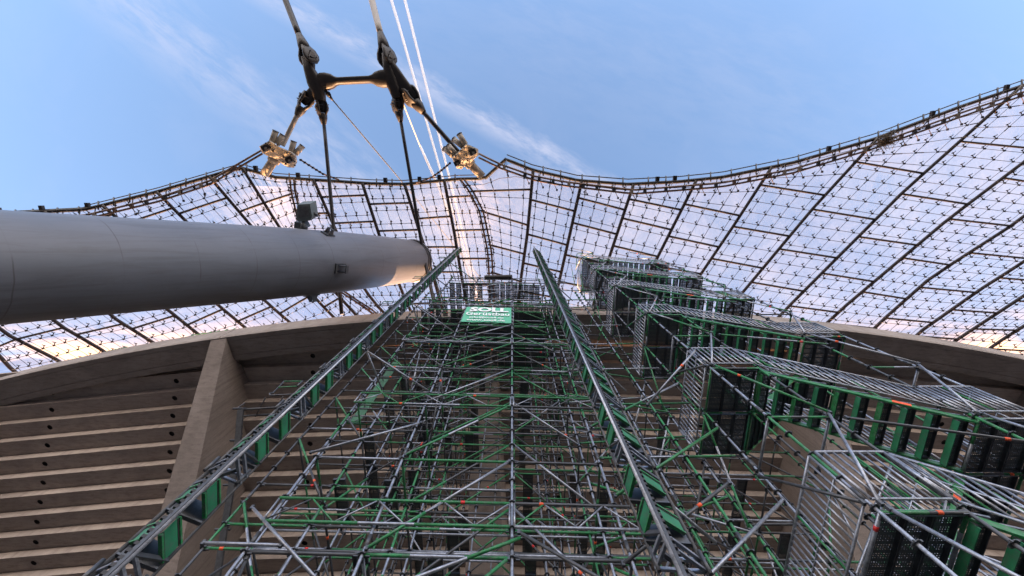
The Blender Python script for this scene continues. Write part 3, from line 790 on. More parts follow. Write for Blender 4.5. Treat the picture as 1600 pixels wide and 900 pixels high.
clamp_thing(435, 240, o7, z7([(420, 385), (600, 500)]), st7, (*z7([(395, 490)])[0], *z7([(275, 665)])[0], .31), [(*z7([(290, 335)])[0], .24), (*z7([(590, 490)])[0], .22)],
            'sunlit sandy cast cable clamp at the left roof corner with four tube stubs', 29.4, z7([(450, 300), (560, 400), (620, 425), (520, 455), (515, 520), (550, 540), (335, 265), (300, 280), (660, 510), (665, 560), (390, 380)]))
o8 = z8([(210, 455), (300, 380), (395, 280), (550, 350), (555, 430), (490, 480), (450, 560), (370, 580), (330, 610), (270, 595), (235, 520)])
st8 = [(*z8([(385, 290)])[0], *z8([(310, 165)])[0], .20), (*z8([(350, 315)])[0], *z8([(240, 230)])[0], .20), (*z8([(255, 410)])[0], *z8([(170, 310)])[0], .20), (*z8([(225, 435)])[0], *z8([(120, 350)])[0], .20)]
clamp_thing(725, 243, o8, z8([(310, 480), (440, 400)]), st8, (*z8([(450, 545)])[0], *z8([(605, 705)])[0], .31), [(*z8([(480, 390)])[0], .22), (*z8([(280, 530)])[0], .2)],
            'shaded sandy cast cable clamp at the right roof corner with stubs pointing up left', 29.4, z8([(370, 330), (330, 375), (395, 435), (260, 440), (330, 590), (300, 560), (350, 560), (415, 500), (430, 340)]))

# ------------------------------------------------------------------ forked castings above the clamps
HX = 30.5
def Q(x, y, dz=0): return P(x, y, HX + dz)
pxm = HX * 1.0 / F                      # metres per pixel up there
def casting(pts_body, dims, arms, label, cx, cy, extra=None):
    t = Thing('forked_cable_casting', label, 'cable casting', P(cx, cy, HX), 'forked castings joining the roof cables')
    mb = MB('cast'); mb.sweep([Q(x, y, z) for x, y, z in pts_body], [(a * pxm, b * pxm) for a, b in dims], (0, 0, 1), 'cast'); t.part('body', mb)
    if extra:
        mx = MB('cast'); mx.sweep([Q(x, y, z) for x, y, z in extra[0]], [(a * pxm, b * pxm) for a, b in extra[1]], (0, 0, 1), 'cast'); t.part('curved_arm', mx)
    for (p0, p1, p2, w) in arms:      # p0 at body, p1 pin, p2 socket tip
        a, b, c = Q(*p0), Q(*p1), Q(*p2); d = (c - b).normalized(); sid = Vector((0, 0, 1)); lat = d.cross(sid).normalized()
        m2 = MB('cast'); m2.sweep([a, a.lerp(b, .5), b, b + (b - a).normalized() * w * pxm * .8], [(w * .55 * pxm, w * .4 * pxm), (w * .6 * pxm, w * .35 * pxm), (w * .75 * pxm, w * .28 * pxm), (w * .35 * pxm, w * .22 * pxm)], (0, 0, 1), 'cast')
        t.part('lug', m2)
        m3 = MB('cast')
        ax_ = (lat * .8 + sid * .6).normalized()
        for sg in (-1, 1):
            off = ax_ * sg * w * .62 * pxm
            m3.sweep([b - d * w * pxm * .9 + off, b - d * w * .45 * pxm + off, b + off, b + d * w * pxm * .7 + off, b + d * w * pxm * 1.5 + off * .45],
                     [(w * .12 * pxm, w * .4 * pxm), (w * .17 * pxm, w * .78 * pxm), (w * .18 * pxm, w * .9 * pxm), (w * .18 * pxm, w * .75 * pxm), (w * .2 * pxm, w * .5 * pxm)], d.cross(ax_), 'cast')
        m3.path([b + d * w * pxm * 1.2, b + d * w * pxm * 1.8, c], [w * .66 * pxm, w * .62 * pxm, w * .36 * pxm], 'cast', 16)
        t.part('fork_socket', m3)
        m4 = MB('steel_dark'); m4.tube(b - ax_ * w * .95 * pxm, b + ax_ * w * .95 * pxm, w * .33 * pxm, 'cast', 14)
        for q_ in range(3):
            an = q_ * 2.1; m4.tube(b - ax_ * w * 1.02 * pxm + (d * math.cos(an) + d.cross(ax_) * math.sin(an)) * w * .5 * pxm, b + ax_ * w * 1.02 * pxm + (d * math.cos(an) + d.cross(ax_) * math.sin(an)) * w * .5 * pxm, w * .08 * pxm, 'steel_dark', 6)
        t.part('pin', m4)
    t.flush()
casting([(478, 90, .1), (484, 110, 0), (492, 128, 0), (498, 145, 0), (502, 160, -.1)], [(5, 6), (7, 6), (10, 8), (9, 7), (6, 5)],
        [((484, 108, 0), (483, 92, .2), (467, 54, .6), 12), ((493, 138, 0), (479, 155, -.1), (464, 181, -.3), 10.5), ((501, 155, 0), (503, 168, -.1), (506, 194, -.4), 9), ((506, 138, 0), (513, 147, 0), (520, 157, 0), 3.2)],
        'dark forked cable casting holding three cable sockets, left end of the short tie bar', 492, 128)
casting([(603, 85, .1), (606, 105, 0), (611, 125, 0), (617, 140, 0), (621, 155, -.1)], [(5, 6), (6, 6), (9, 7), (8, 7), (6, 5)],
        [((607, 108, 0), (605, 92, .2), (594, 51, .6), 12), ((613, 118, 0), (640, 148, 0), (662, 176, -.3), 12), ((620, 150, 0), (621, 163, -.1), (626, 190, -.4), 9), ((622, 148, 0), (628, 155, 0), (631, 163, 0), 2.6)],
        'dark forked cable casting with one long curved arm, right end of the short tie bar', 612, 125,
        ([(609, 96, 0), (615, 112, 0), (624, 129, 0), (635, 142, 0), (645, 153, 0), (652, 163, 0)], [(5, 4), (9, 5), (11, 5), (10, 4.5), (9, 4), (6, 3)]))
tie = MB('cast'); a = Q(500, 128); b = Q(607, 123)
tie.sweep([a.lerp(b, t) for t in (0, .03, .10, .18, .225, .27, .73, .775, .82, .90, .97, 1)],
          [(10 * pxm, 6 * pxm), (11 * pxm, 7 * pxm), (11 * pxm, 7 * pxm), (9 * pxm, 6 * pxm), (6 * pxm, 5 * pxm), (4.6 * pxm, 5 * pxm), (4.6 * pxm, 5 * pxm), (6 * pxm, 5 * pxm), (9 * pxm, 6 * pxm), (11 * pxm, 7 * pxm), (11 * pxm, 7 * pxm), (10 * pxm, 6 * pxm)], (0, 0, 1), 'cast')
tag(tie.build('tie_bar', origin=(a + b) / 2), 'short dark tie bar with knobbed ends spanning between the two forked castings', 'tie bar')

def cable(name, pts, r, m, label, sag=0, n=10):
    mb = MB(m); q_ = []; R_ = r if isinstance(r, list) else [r] * len(pts); rr_ = []
    for i in range(n + 1):
        t = i / n * (len(pts) - 1); j = min(int(t), len(pts) - 2); rr_.append(R_[j] + (R_[j + 1] - R_[j]) * (t - j)); q_.append(pts[j].lerp(pts[j + 1], t - j) - Vector((0, 0, sag * math.sin(math.pi * i / n))))
    mb.path(q_, rr_, m, 12); tag(mb.build(name, origin=pts[0]), label, 'cable')
cable('suspension_cable', [Q(467, 54, .6), P(446, 0, 33), P(415, -80, 37)], 4.2 * pxm, 'cast', 'thick dark cable rising out of the top of the picture from the left casting')
cable('suspension_cable', [Q(594, 51, .6), P(581, 0, 40), P(562, -80, 50)], [4.2 * pxm, 5.6 * pxm, 7 * pxm], 'cast_light', 'thick brownish cable rising out of the top of the picture from the right casting')
cable('hanger_cable', [Q(464, 181, -.3), P(441, 228, 29.8)], 3.2 * pxm, 'cast_light', 'short cable from the left forked casting down to the left clamp')
cable('hanger_cable', [Q(662, 176, -.3), P(716, 237, 29.8)], 3.2 * pxm, 'dark_cable', 'short dark cable from the long curved arm down to the right clamp')
cable('anchor_cable', [Q(506, 192, -.4), P(522, 365, 27.0), P(534, 491, 24.0)], .125, 'dark_cable', 'long dark anchor cable passing behind the pylon to the stand, from the left casting')
cable('anchor_cable', [Q(626, 188, -.4), P(662, 400, 28.3), P(682, 489, 24.0)], .125, 'dark_cable', 'long dark anchor cable running past the end of the pylon, from the right casting')
cable('stay_wire', [Q(518, 154, 0), P(625, 280, 32), P(735, 415, 34), P(790, 482, 35)], .055, 'steel', 'thin grey wire running diagonally from the left casting over the roof')
cable('stay_wire', [Q(630, 162, 0), P(657, 230, 40)], .05, 'cast_light', 'thin brownish wire hanging from the right casting beside the white cables')
cable('white_stay_cable', [P(657, 229, 40), P(688, 297, 36), P(712, 362, 33.5), P(745, 470, 32)], .12, 'white_cable', 'pale sunlit cable, the short lower one that starts under the thin brown wire')
cable('white_stay_cable', [P(592, -60, 100), P(612, 0, 78), P(690, 272, 40), P(726, 392, 34), P(752, 480, 32)], [.33, .26, .11, .09, .09], 'white_cable', 'long pale sunlit cable, nearer the castings of the two that leave the picture top')
cable('white_stay_cable', [P(616, -60, 100), P(633, 0, 78), P(703, 280, 40), P(731, 395, 34), P(757, 480, 32)], [.33, .26, .11, .09, .09], 'white_cable', 'long pale sunlit cable, farther from the castings of the two that leave the picture top')
for (pts, lab) in (([P(470, 250, 29.0), P(489, 262, 29.0), P(505, 272, 29.2), P(530, 281, 29.6)], 'short knotted link wire from the left clamp to the roof rim'),
                   ([P(703, 255, 29.0), P(690, 266, 29.1), P(675, 277, 29.3), P(650, 286, 29.6)], 'short knotted link wire from the right clamp to the roof rim')):
    mb = MB('cable'); mb.path(pts, .06, 'cable', 6)
    for t in range(9):
        s_ = t / 9 * 3; j = min(int(s_), 2); p = pts[j].lerp(pts[j + 1], s_ - j); mb.box(p, (.07, 0, 0), (0, .07, 0), (0, 0, .07), 'black')
    tag(mb.build('link_wire', origin=pts[0]), lab, 'wire')

# ------------------------------------------------------------------ scaffold building blocks
TR = .0242
DARK = [0.2]  # share of dark tubes, raised in deep rows to paint in their shade
def ctube(mb, a, b, r=TR, n=8, pg=.35, long=False, tape=.16):
    a = Vector(a); b = Vector(b); L_ = (b - a).length; cuts = [0.0]; cols = []
    if long:
        z = 0; 
        while z < L_:
            s_ = random.choice([.5, 1.0, 1.5, 2.0, 1.0]); z = min(L_, z + s_); cuts.append(z / L_); cols.append('green' if random.random() < pg else 'steel')
    else:
        x = random.random()
        if x < pg * .5: cuts.append(1); cols.append('green')
        elif x < pg * 1.3:
            c = random.uniform(.25, .4); cuts += [c, 1 - c, 1]; cols += ['green', 'steel', 'green']
        elif x < pg * 1.6: c = random.uniform(.3, .7); cuts += [c, 1]; cols += ['green', 'steel']
        else: cuts.append(1); cols.append('steel' if random.random() < .75 else 'steel_dark')
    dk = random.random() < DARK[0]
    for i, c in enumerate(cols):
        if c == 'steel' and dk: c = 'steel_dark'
        mb.tube(a.lerp(b, cuts[i]), a.lerp(b, cuts[i + 1]), r, c, n, caps=(i in (0, len(cols) - 1)))
    if not long and random.random() < tape:
        t = random.choice([.2, .3, .7, .8]) + random.uniform(-.05, .05); w = .035 / L_ if L_ else 0
        mb.tube(a.lerp(b, t - w), a.lerp(b, t + w), r + .0025, random.choice(['tape', 'tape', 'red']), n)
def rosette(mb, p, n=8):
    p = Vector(p); mb.tube(p - Vector((0, 0, .006)), p + Vector((0, 0, .006)), .062, 'steel_dark', n)
    for k in range(4):
        an = k * math.pi / 2 + .78
        mb.box(p + Vector((math.cos(an) * .055, math.sin(an) * .055, 0)), (.010, 0, 0), (0, .010, 0), (0, 0, .014), 'steel_dark')
def standard(th, x, y, z0, z1, pg=.3, r=TR, step=.5, ph=4.31, near=True):
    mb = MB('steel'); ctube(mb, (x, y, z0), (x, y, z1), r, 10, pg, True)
    z = ph - 6.0
    while z < z1:
        if z > max(z0, .5): rosette(mb, (x, y, z))
        if near and z > z0 and abs((z - ph) / 2 - round((z - ph) / 2)) < .01: mb.tube((x, y, z + .12), (x, y, z + .32), r + .006, 'steel_dark', 8)
        z += step
    th.part('standard', mb)
def headed(mb, a, b):
    a = Vector(a); b = Vector(b); d = (b - a).normalized()
    for p, s_ in ((a, 1), (b, -1)): mb.box(p + d * s_ * .055, d * .03, d.cross(Vector((0, 0, 1))).normalized() * .014 if abs(d.z) < .95 else Vector((.014, 0, 0)), Vector((0, 0, .034)), 'steel_dark')
def ledger(th, a, b, kind='ledger', pg=.21):
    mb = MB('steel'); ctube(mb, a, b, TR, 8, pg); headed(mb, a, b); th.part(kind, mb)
def brace(th, a, b, pg=.3, r=TR):
    mb = MB('steel'); ctube(mb, a, b, r, 8, pg, tape=.28)
    for p in (a, b): mb.box(Vector(p), (.022, 0, 0), (0, .022, 0), (0, 0, .035), 'steel_dark')
    th.part('diagonal_brace', mb)
def girder(th, a, b, hgt=.45):
    a = Vector(a); b = Vector(b); mb = MB('steel'); U = Vector((0, 0, hgt))
    ctube(mb, a, b, TR, 8, .3); ctube(mb, a + U, b + U, TR, 8, .3); n = max(2, round((b - a).length / .55))
    for i in range(n):
        p = a.lerp(b, i / n); q_ = a.lerp(b, (i + 1) / n)
        if i % 2: p, q_ = p + U, q_
        else: p, q_ = p, q_ + U
        mb.tube(p, q_, .014, random.choice(['steel', 'steel', 'green', 'steel_dark']), 6)
    mb.tube(a, a + U, .016, 'steel', 6); mb.tube(b, b + U, .016, 'steel', 6); th.part('lattice_girder', mb)
def plank(th, x0, x1, y0, y1, z, along='y', edge='green', sides=('steel_dark', 'steel_dark')):
    mb = MB('perf'); mb.bx(x0 + .02, x1 - .02, y0 + .02, y1 - .02, z, z + .003, 'perf')
    if along == 'y':
        mb.bx(x0 + .004, x0 + .019, y0, y1, z - .055, z + .012, sides[0]); mb.bx(x1 - .019, x1 - .004, y0, y1, z - .055, z + .012, sides[1])
        mb.bx(x0 + .004, x1 - .004, y0, y0 + .019, z - .05, z + .013, edge); mb.bx(x0 + .004, x1 - .004, y1 - .019, y1, z - .05, z + .013, edge)
    else:
        mb.bx(x0, x1, y0 + .004, y0 + .019, z - .055, z + .012, 'steel_dark'); mb.bx(x0, x1, y1 - .019, y1 - .004, z - .055, z + .012, 'steel_dark')
        mb.bx(x0, x0 + .019, y0 + .004, y1 - .004, z - .05, z + .013, edge); mb.bx(x1 - .019, x1, y0 + .004, y1 - .004, z - .05, z + .013, edge)
    th.part('deck_plank', mb)

# ------------------------------------------------------------------ main scaffold
XS = [-5.33, -3.76, -2.11, 0.0, 1.70, 3.3, 4.9, 6.6, 8.2]
YS = [4.95, 6.04, 7.13, 8.5, 10.07, 11.6, 13.2]
def topz(y):
    if y < 7.2: return 23.7
    if y < 9.2: return 22.0
    return 23.3 - RR * ((y - 11.1) / DD + 1) - .6
YAW = .03
def yy(x, y): return y + YAW * (x - 0)
scf = Thing('scaffold_tower', 'tall green and grey tube scaffold tower rising straight up in front of the stand', 'scaffold', (-1, 8, GZ), 'scaffold towers')
def usex(j, x):
    if j == 0: return -4 < x < 2
    if x > 3.4: return j >= 2
    return True
for j, y in enumerate(YS):
    DARK[0] = 0.05 if j == 0 else .25 if j < 3 else .7  # deeper rows coloured darker, standing in for shade
    for x in XS:
        if not usex(j, x): continue
        standard(scf, x, yy(x, y), GZ, min(topz(y), 14.5 if x > 3.4 else 99) + random.uniform(-.1, .1) - (0 if j else 0), .18, near=j < 2)
lv = [4.31 + 2.0 * k - (2 * 2) for k in range(0, 13)]
for j, y in enumerate(YS):
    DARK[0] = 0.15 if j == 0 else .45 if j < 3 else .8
    xs_ = [x for x in XS if usex(j, x)]
    for z in lv:
        if z > topz(y) - .1: continue
        zz = z + (.0 if j == 0 else random.choice([0, 0, .5, -.5]))
        for xa, xb in zip(xs_, xs_[1:]):
            if xb > 3.4 and z > 14: continue
            if j > 2 and random.random() < .08: continue
            ledger(scf, (xa + .03, yy(xa, y), zz), (xb - .03, yy(xb, y), zz))
            if random.random() < (.0 if j == 0 else .8): ledger(scf, (xa + .03, yy(xa, y), zz + 1.0), (xb - .03, yy(xb, y), zz + 1.0))
    # diagonals
    for z in lv:
        if z + 2 > topz(y): continue
        for xa, xb in zip(xs_, xs_[1:]):
            if xa == -2.11 and j in (0, 1, 3): brace(scf, (xa + .05, yy(xa, y) - .06, z + .05), (xb - .05, yy(xb, y) - .06, z + 1.95), .42)
            elif j in (1, 3, 5) and xa in (0.0, -5.33): brace(scf, (xa + .05, yy(xa, y) - .06, z + 1.95), (xb - .05, yy(xb, y) - .06, z + .05), .3)
            elif xb > 3.4 and z > 11: pass
            elif j in (2, 4, 6) and random.random() < .3: brace(scf, (xa + .05, yy(xa, y) - .06, z + .05), (xb - .05, yy(xb, y) - .06, z + 1.95), .3)
            elif random.random() < .18 and j: brace(scf, (xa + .05, yy(xa, y) + .06, z + 1.95), (xb - .05, yy(xb, y) + .06, z + .05), .3)
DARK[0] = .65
for (ya, yb) in zip(YS, YS[1:]):
    for x in XS:
        for z in lv:
            if z > topz(yb) - .1 or (ya == YS[0] and not -4 < x < 2) or (x > 3.4 and (ya < 7 or z > 14)): continue
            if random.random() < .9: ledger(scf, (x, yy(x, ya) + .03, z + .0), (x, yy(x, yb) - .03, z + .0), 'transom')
            if z + 2 < topz(yb) and random.random() < .2:
                s_ = random.random() < .5
                brace(scf, (x + .06, yy(x, ya) + .05, z + (0 if s_ else 1.95)), (x + .06, yy(x, yb) - .05, z + (1.95 if s_ else 0)), .25)
DARK[0] = 0.15
for j, extra in ((3, (-4.5, -2.95, -1.05, .85, 2.5, 5.7)), (5, (-4.2, -2.7, -.7, 1.1, 2.9, 4.1, 6.0)), (2, (-3.0, .9))):
    DARK[0] = .5
    for x in extra: standard(scf, x, yy(x, YS[j] + .35), GZ, min(topz(YS[j] + .35), 15 if x > 3.4 else 99), .18, near=False)
DARK[0] = .15
# lattice girders across the face
for z in (4.77, 8.2, 12.3, 16.9):
    girder(scf, (-3.80, yy(-3.8, 4.88), z), (-.04, yy(0, 4.88), z)); girder(scf, (.04, yy(0, 4.88), z), (1.98, yy(2, 4.88), z))
for z in (6.8, 10.8, 14.8):
    girder(scf, (-5.3, yy(-5.3, 7.2), z), (-.04, yy(0, 7.2), z)); girder(scf, (.04, yy(0, 7.2), z), (3.2, yy(3, 7.2), z))
# odd tubes in couplers sticking out
for (a, b) in (((-2.9, 4.8, 3.2), (.15, 4.84, 4.55)), ((.1, 4.8, 4.6), (2.4, 4.85, 3.1)), ((-4.1, 4.75, 5.0), (-2.4, 4.82, 3.8)), ((-3.9, 4.8, 6.4), (-2.0, 4.8, 7.4)), ((-4.4, 4.78, 4.4), (-3.3, 4.82, 4.4)), ((1.5, 4.8, 4.1), (3.3, 4.2, 4.9))):
    brace(scf, a, b, .2, .0245)
# deck planks: full decks near the top, single planks deeper down
for z in (21.9, 19.9, 17.9):
    for x0, x1 in ((-5.0, -3.8), (-3.72, -2.15), (-2.07, -.04), (.04, 1.66), (1.74, 3.2)):
        for (ya, yb) in ((4.98, 6.0), (6.08, 7.09), (7.17, 8.4)):
            if z < 20 and (ya < 5 or (x0 > 1.7) or (z < 18 and x0 < -3)): continue
            if x0 < -4 and ya < 6: continue
            if x0 > 1.7 and ya < 6: continue
            n = int((x1 - x0) / .32)
            for i in range(n):
                if random.random() < .06: continue
                xa = x0 + i * (x1 - x0) / n; plank(scf, xa, xa + .31, yy(xa, ya), yy(xa, yb), z + .03)
for z in lv[2:]:
    for x in (-4.6, -3.3, -1.75, .35, 2.2, 5.4, 7.2):
        for (ya, yb) in zip(YS[2:], YS[3:]):
            if z > topz(yb) - .3 or random.random() < .5 or (x > 3 and z > 13.9): continue
            plank(scf, x, x + .32, yy(x, ya) + .03, yy(x, yb) - .03, z + .03, edge='steel_dark')
# top guard rails
mb = MB('steel')
for (xa, xb) in ((-3.76, 3.3),):
    for z in (23.0, 23.5): ctube(mb, (xa, yy(xa, 4.95), z), (xb, yy(xb, 4.95), z), TR, 8, .3)
    for z in (23.0, 23.5): ctube(mb, (xa, yy(xa, 7.13), z), (xb, yy(xb, 7.13), z), TR, 8, .3)
    x = xa
    while x < xb: mb.tube((x, yy(x, 7.13), 22.0), (x, yy(x, 7.13), 23.5), .012, 'steel', 6); x += .16
scf.part('guard_rail', mb)
mb = MB('steel'); mb.bx(-3.7, 3.2, 4.93, 4.96, 22.0, 22.16, 'steel_dark'); scf.part('toe_board', mb)
scf.flush(100)

# rolled dark tarpaulin on the top deck edge
mb = MB('black'); a = P(757, 434, 23.3); b = P(800, 433, 23.3); mb.path([a.lerp(b, t / 8) + Vector((0, 0, .03 * math.sin(t * 2))) for t in range(9)], .16, 'black', 10)
tag(mb.build('rolled_tarpaulin', origin=a), 'dark rolled tarpaulin lying along the top edge of the scaffold tower', 'tarpaulin')

# green debris sheets hanging inside
for (x, y, z0, z1, w, lab) in ((-5.5, 7.35, 11.3, 16.2, .34, 'small green sheet hanging inside the scaffold left of centre'),):
    mb = MB('sheet'); mb.bx(x, x + w, y, y + .02, z0, z1, 'sheet'); tag(mb.build('green_sheet', origin=(x, y, z0)), lab, 'sheet')

# ------------------------------------------------------------------ banner
bw0, bw1, bz0, bz1, by = -2.06, -.03, 14.42, 16.5, 4.86
ban = MB('banner'); nx_, nz_ = 16, 12
for i in range(nx_ + 1):
    for k in range(nz_ + 1):
        u, v = i / nx_, k / nz_; x = bw0 + (bw1 - bw0) * u
        ban.v.append(Vector((x, yy(x, by) + .012 * math.sin(u * 9 + v * 2) + .01 * math.sin(v * 11), bz0 + (bz1 - bz0) * v)))
for i in range(nx_):
    for k in range(nz_):
        a = i * (nz_ + 1) + k; ban.face((a, a + nz_ + 1, a + nz_ + 2, a + 1), 'banner', True)
bo = ban.build('advertising_banner', origin=(bw0, by, bz0)); tag(bo, 'green scaffold company banner with white lettering tied to the scaffold front', 'banner')
def text(body, x0, x1, z0, z1, bold):
    cu = bpy.data.curves.new('lettering', 'FONT'); cu.body = body; cu.offset = bold; cu.extrude = .004; cu.resolution_u = 3
    tmp = bpy.data.objects.new('tmp', cu); COL.objects.link(tmp)
    bpy.context.view_layer.update(); dg = bpy.context.evaluated_depsgraph_get(); me_ = bpy.data.meshes.new_from_object(tmp.evaluated_get(dg)); bpy.data.objects.remove(tmp)
    xs_ = [v.co.x for v in me_.vertices]; ys_ = [v.co.y for v in me_.vertices]; ax0, ax1, ay0, ay1 = min(xs_), max(xs_), min(ys_), max(ys_)
    for v in me_.vertices:
        u = (v.co.x - ax0) / (ax1 - ax0); w = (v.co.y - ay0) / (ay1 - ay0); d = v.co.z
        x = x0 + (x1 - x0) * u
        v.co = Vector((x, yy(x, by) - .035 - d, z0 + (z1 - z0) * w)) - bo.location
    me_.materials.clear(); me_.materials.append(M['white'])
    o = bpy.data.objects.new('lettering', me_); COL.objects.link(o); o.parent = bo
H_ = bz1 - bz0
text('SOLL', bw0 + .20, bw1 - .12, bz1 - .36 * H_, bz1 - .06 * H_, .045)
text('Gerüstbau', bw0 + .10, bw1 - .08, bz1 - .62 * H_, bz1 - .41 * H_, .015)
text('info@soell.de', bw0 + .30, bw1 - .32, bz1 - .83 * H_, bz1 - .70 * H_, .010)
text('www.soell.de', bw0 + .22, bw1 - .26, bz1 - .975 * H_, bz1 - .86 * H_, .012)

# ------------------------------------------------------------------ stair tower
XA, XB, XC, XD = 4.48, 5.55, 8.10, 9.20
SY = [3.72, 4.83, 5.98]
st = Thing('stair_tower', 'green and grey scaffold stair tower with barred railings and perforated treads on the right', 'stair tower', (6.8, 4.8, GZ), 'scaffold towers')
for x in (XA, XB, XC, XD):
    for y in SY: standard(st, x, y, GZ, 24.4 if x < 6 else (22.3), .20, ph=3.91)
for x in (XA + .5, XB + .9, XC): 
    mb = MB('green'); mb.tube((x, 4.4, 24), (x, 4.4, 25.6), TR, 'green', 8); st.part('post', mb)
HLv = [3.9 + 4 * j for j in range(-1, 6)]
def railing(pts, base, hgt=1.0, gap=.115, kind='guard_railing'):
    """pts: two XY ends with floor heights"""
    (x0, y0, z0), (x1, y1, z1) = pts; a = Vector((x0, y0, z0)); b = Vector((x1, y1, z1)); mb = MB('steel'); U = Vector((0, 0, 1))
    mb.tube(a + U * hgt, b + U * hgt, .024, 'steel', 8); mb.tube(a + U * .1, b + U * .1, .018, 'steel', 8)
    if base: mb.tube(a + U * hgt * .55, b + U * hgt * .55, .014, 'steel', 6)
    n = max(1, int((b - a).xy.length / gap))
    for i in range(n + 1):
        p = a.lerp(b, i / n); mb.tube(p + U * .1, p + U * hgt, .0165 if 0 < i < n else .022, 'steel' if random.random() < .93 else 'green', 6)
    st.part(kind, mb)
def perf_tread(x0, x1, y0, y1, z, th_):
    mb = MB('perf'); mb.bx(x0, x1, y0 + .02, y1 - .02, z, z + .003, 'perf')
    mb.bx(x0 - .004, x0 + .012, y0 + .01, y1 - .01, z - .10, z + .012, 'plate' if random.random() < .75 else 'green')
    mb.bx(x1 - .012, x1 + .004, y0 + .01, y1 - .01, z - .045, z + .012, 'steel_dark')
    mb.bx(x0, x1, y0, y0 + .018, z - .06, z + .013, 'steel'); mb.bx(x0, x1, y1 - .018, y1, z - .06, z + .013, 'steel_dark')
    th_.part('tread', mb)
def landing(x0, x1, z):
    for (ya, yb) in ((SY[0] + .05, SY[1] - .03), (SY[1] + .05, SY[2] - .05)):
        for i in range(3):
            xa = x0 + .04 + i * (x1 - x0 - .08) / 3; plank(st, xa, xa + (x1 - x0 - .08) / 3 - .008, ya, yb, z, edge='steel_dark')
    for y in SY:
        mb = MB('steel'); ctube(mb, (x0, y, z - .06), (x1, y, z - .06), TR, 8, .5); headed(mb, (x0, y, z - .06), (x1, y, z - .06)); st.part('ledger', mb)
    mb = MB('steel'); mb.bx(x0 + .03, x1 - .03, SY[0] + .030, SY[0] + .048, z - .07, z + .02, 'steel'); mb.bx(x0 + .03, x1 - .03, SY[0] + .012, SY[0] + .028, z - .045, z - .005, 'plate'); st.part('deck_edge', mb)
    for x in (x0, x1):
        for ya, yb in zip(SY, SY[1:]): ledger(st, (x, ya, z - .06), (x, yb, z - .06), 'transom', .5)
for hl in HLv:
    landing(XA, XB, hl)
    landing(XC, XD, hl - 2)
    y0, y1 = SY[0] + .06, SY[1] - .06
    railing(((XA + .03, SY[0] - .05, hl), (XB - .03, SY[0] - .05, hl)), False)
    railing(((XA - .045, SY[0] + .02, hl), (XA - .045, SY[2] - .02, hl)), True)
    railing(((XC + .03, SY[0] - .05, hl - 2), (XD - .03, SY[0] - .05, hl - 2)), False)
    railing(((XD + .045, SY[0] + .02, hl - 2), (XD + .045, SY[2] - .02, hl - 2)), True)
    railing(((XA + .03, SY[2] + .05, hl), (XB - .03, SY[2] + .05, hl)), False)
    # near flight down to the right, far flight up from the lower left
    for (ya, yb, za, zb, near) in ((y0, y1, hl, hl - 2, True), (SY[1] + .06, SY[2] - .06, hl - 4, hl - 2, False)):
        nt_ = 10
        for i in range(nt_):
            x = XB + (XC - XB) * (i + .5) / nt_; z = za + (zb - za) * (i + .5) / nt_
            perf_tread(x - .115, x + .115, ya + .03, yb - .03, z, st)
        for y in (ya, yb):
            mb = MB('green'); mb.bar((XB, y, za - .05), (XC, y, zb - .05), .035, .11, (0, 0, 1), 'green')
            # saw-tooth steel angles above the stringer
            for i in range(nt_):
                x = XB + (XC - XB) * i / nt_; x2 = XB + (XC - XB) * (i + 1) / nt_; z = za + (zb - za) * i / nt_; z2 = za + (zb - za) * (i + 1) / nt_; zt = max(z, z2)
                mb.bar((x, y, zt + .02), (x2, y, (z + z2) / 2 + .02), .03, .03, (0, 0, 1), 'steel')
            if random.random() < .5:
                t = random.uniform(.3, .7); mb.bar(Vector((XB, y - .004, za - .05)).lerp(Vector((XC, y - .004, zb - .05)), t), Vector((XB, y - .004, za - .05)).lerp(Vector((XC, y - .004, zb - .05)), t + .08), .042, .09, (0, 0, 1), 'tape')
            st.part('stringer', mb)
        railing(((XB + .05, ya - .08, za), (XC - .02, ya - .08, zb)), True)
        if near: railing(((XB + .05, yb + .02, za), (XC - .02, yb + .02, zb)), True)
        else: railing(((XB + .05, yb + .1, za), (XC - .02, yb + .1, zb)), True)
    # face braces
    brace(st, (XA + .04, SY[0] - .08, hl), (XB - .03, SY[0] - .08, hl + 2.0), .28)
    brace(st, (XB - .02, SY[0] - .10, hl + 2.0), (XA + .04, SY[0] - .10, hl + 3.9), .28)
    brace(st, (XC + .04, SY[0] - .08, hl - 2), (XD - .03, SY[0] - .08, hl), .28)
    brace(st, (XD - .03, SY[0] - .10, hl), (XC + .04, SY[0] - .10, hl + 1.9), .28)
    brace(st, (XA - .07, SY[0], hl + .1), (XA - .07, SY[1], hl + 1.9), .28); brace(st, (XA - .07, SY[2], hl + 1.9), (XA - .07, SY[1], hl + 3.9), .28)
    if hl < 20: brace(st, (XB + .1, SY[0] - .12, hl + 1.8), (XC - .1, SY[0] - .12, hl + .2 + .9), .3)
    ledger(st, (XA, SY[0], hl + 2), (XB, SY[0], hl + 2), pg=.4); ledger(st, (XA, SY[2], hl + 2), (XB, SY[2], hl + 2)); ledger(st, (XC, SY[0], hl), (XD, SY[0], hl), pg=.28); ledger(st, (XC, SY[2], hl), (XD, SY[2], hl), pg=.28)
    ledger(st, (XA, SY[0], hl + 2), (XA, SY[1], hl + 2), 'transom'); ledger(st, (XD, SY[0], hl), (XD, SY[1], hl), 'transom'); ledger(st, (XB, SY[0], hl + 2), (XB, SY[1], hl + 2), 'transom')
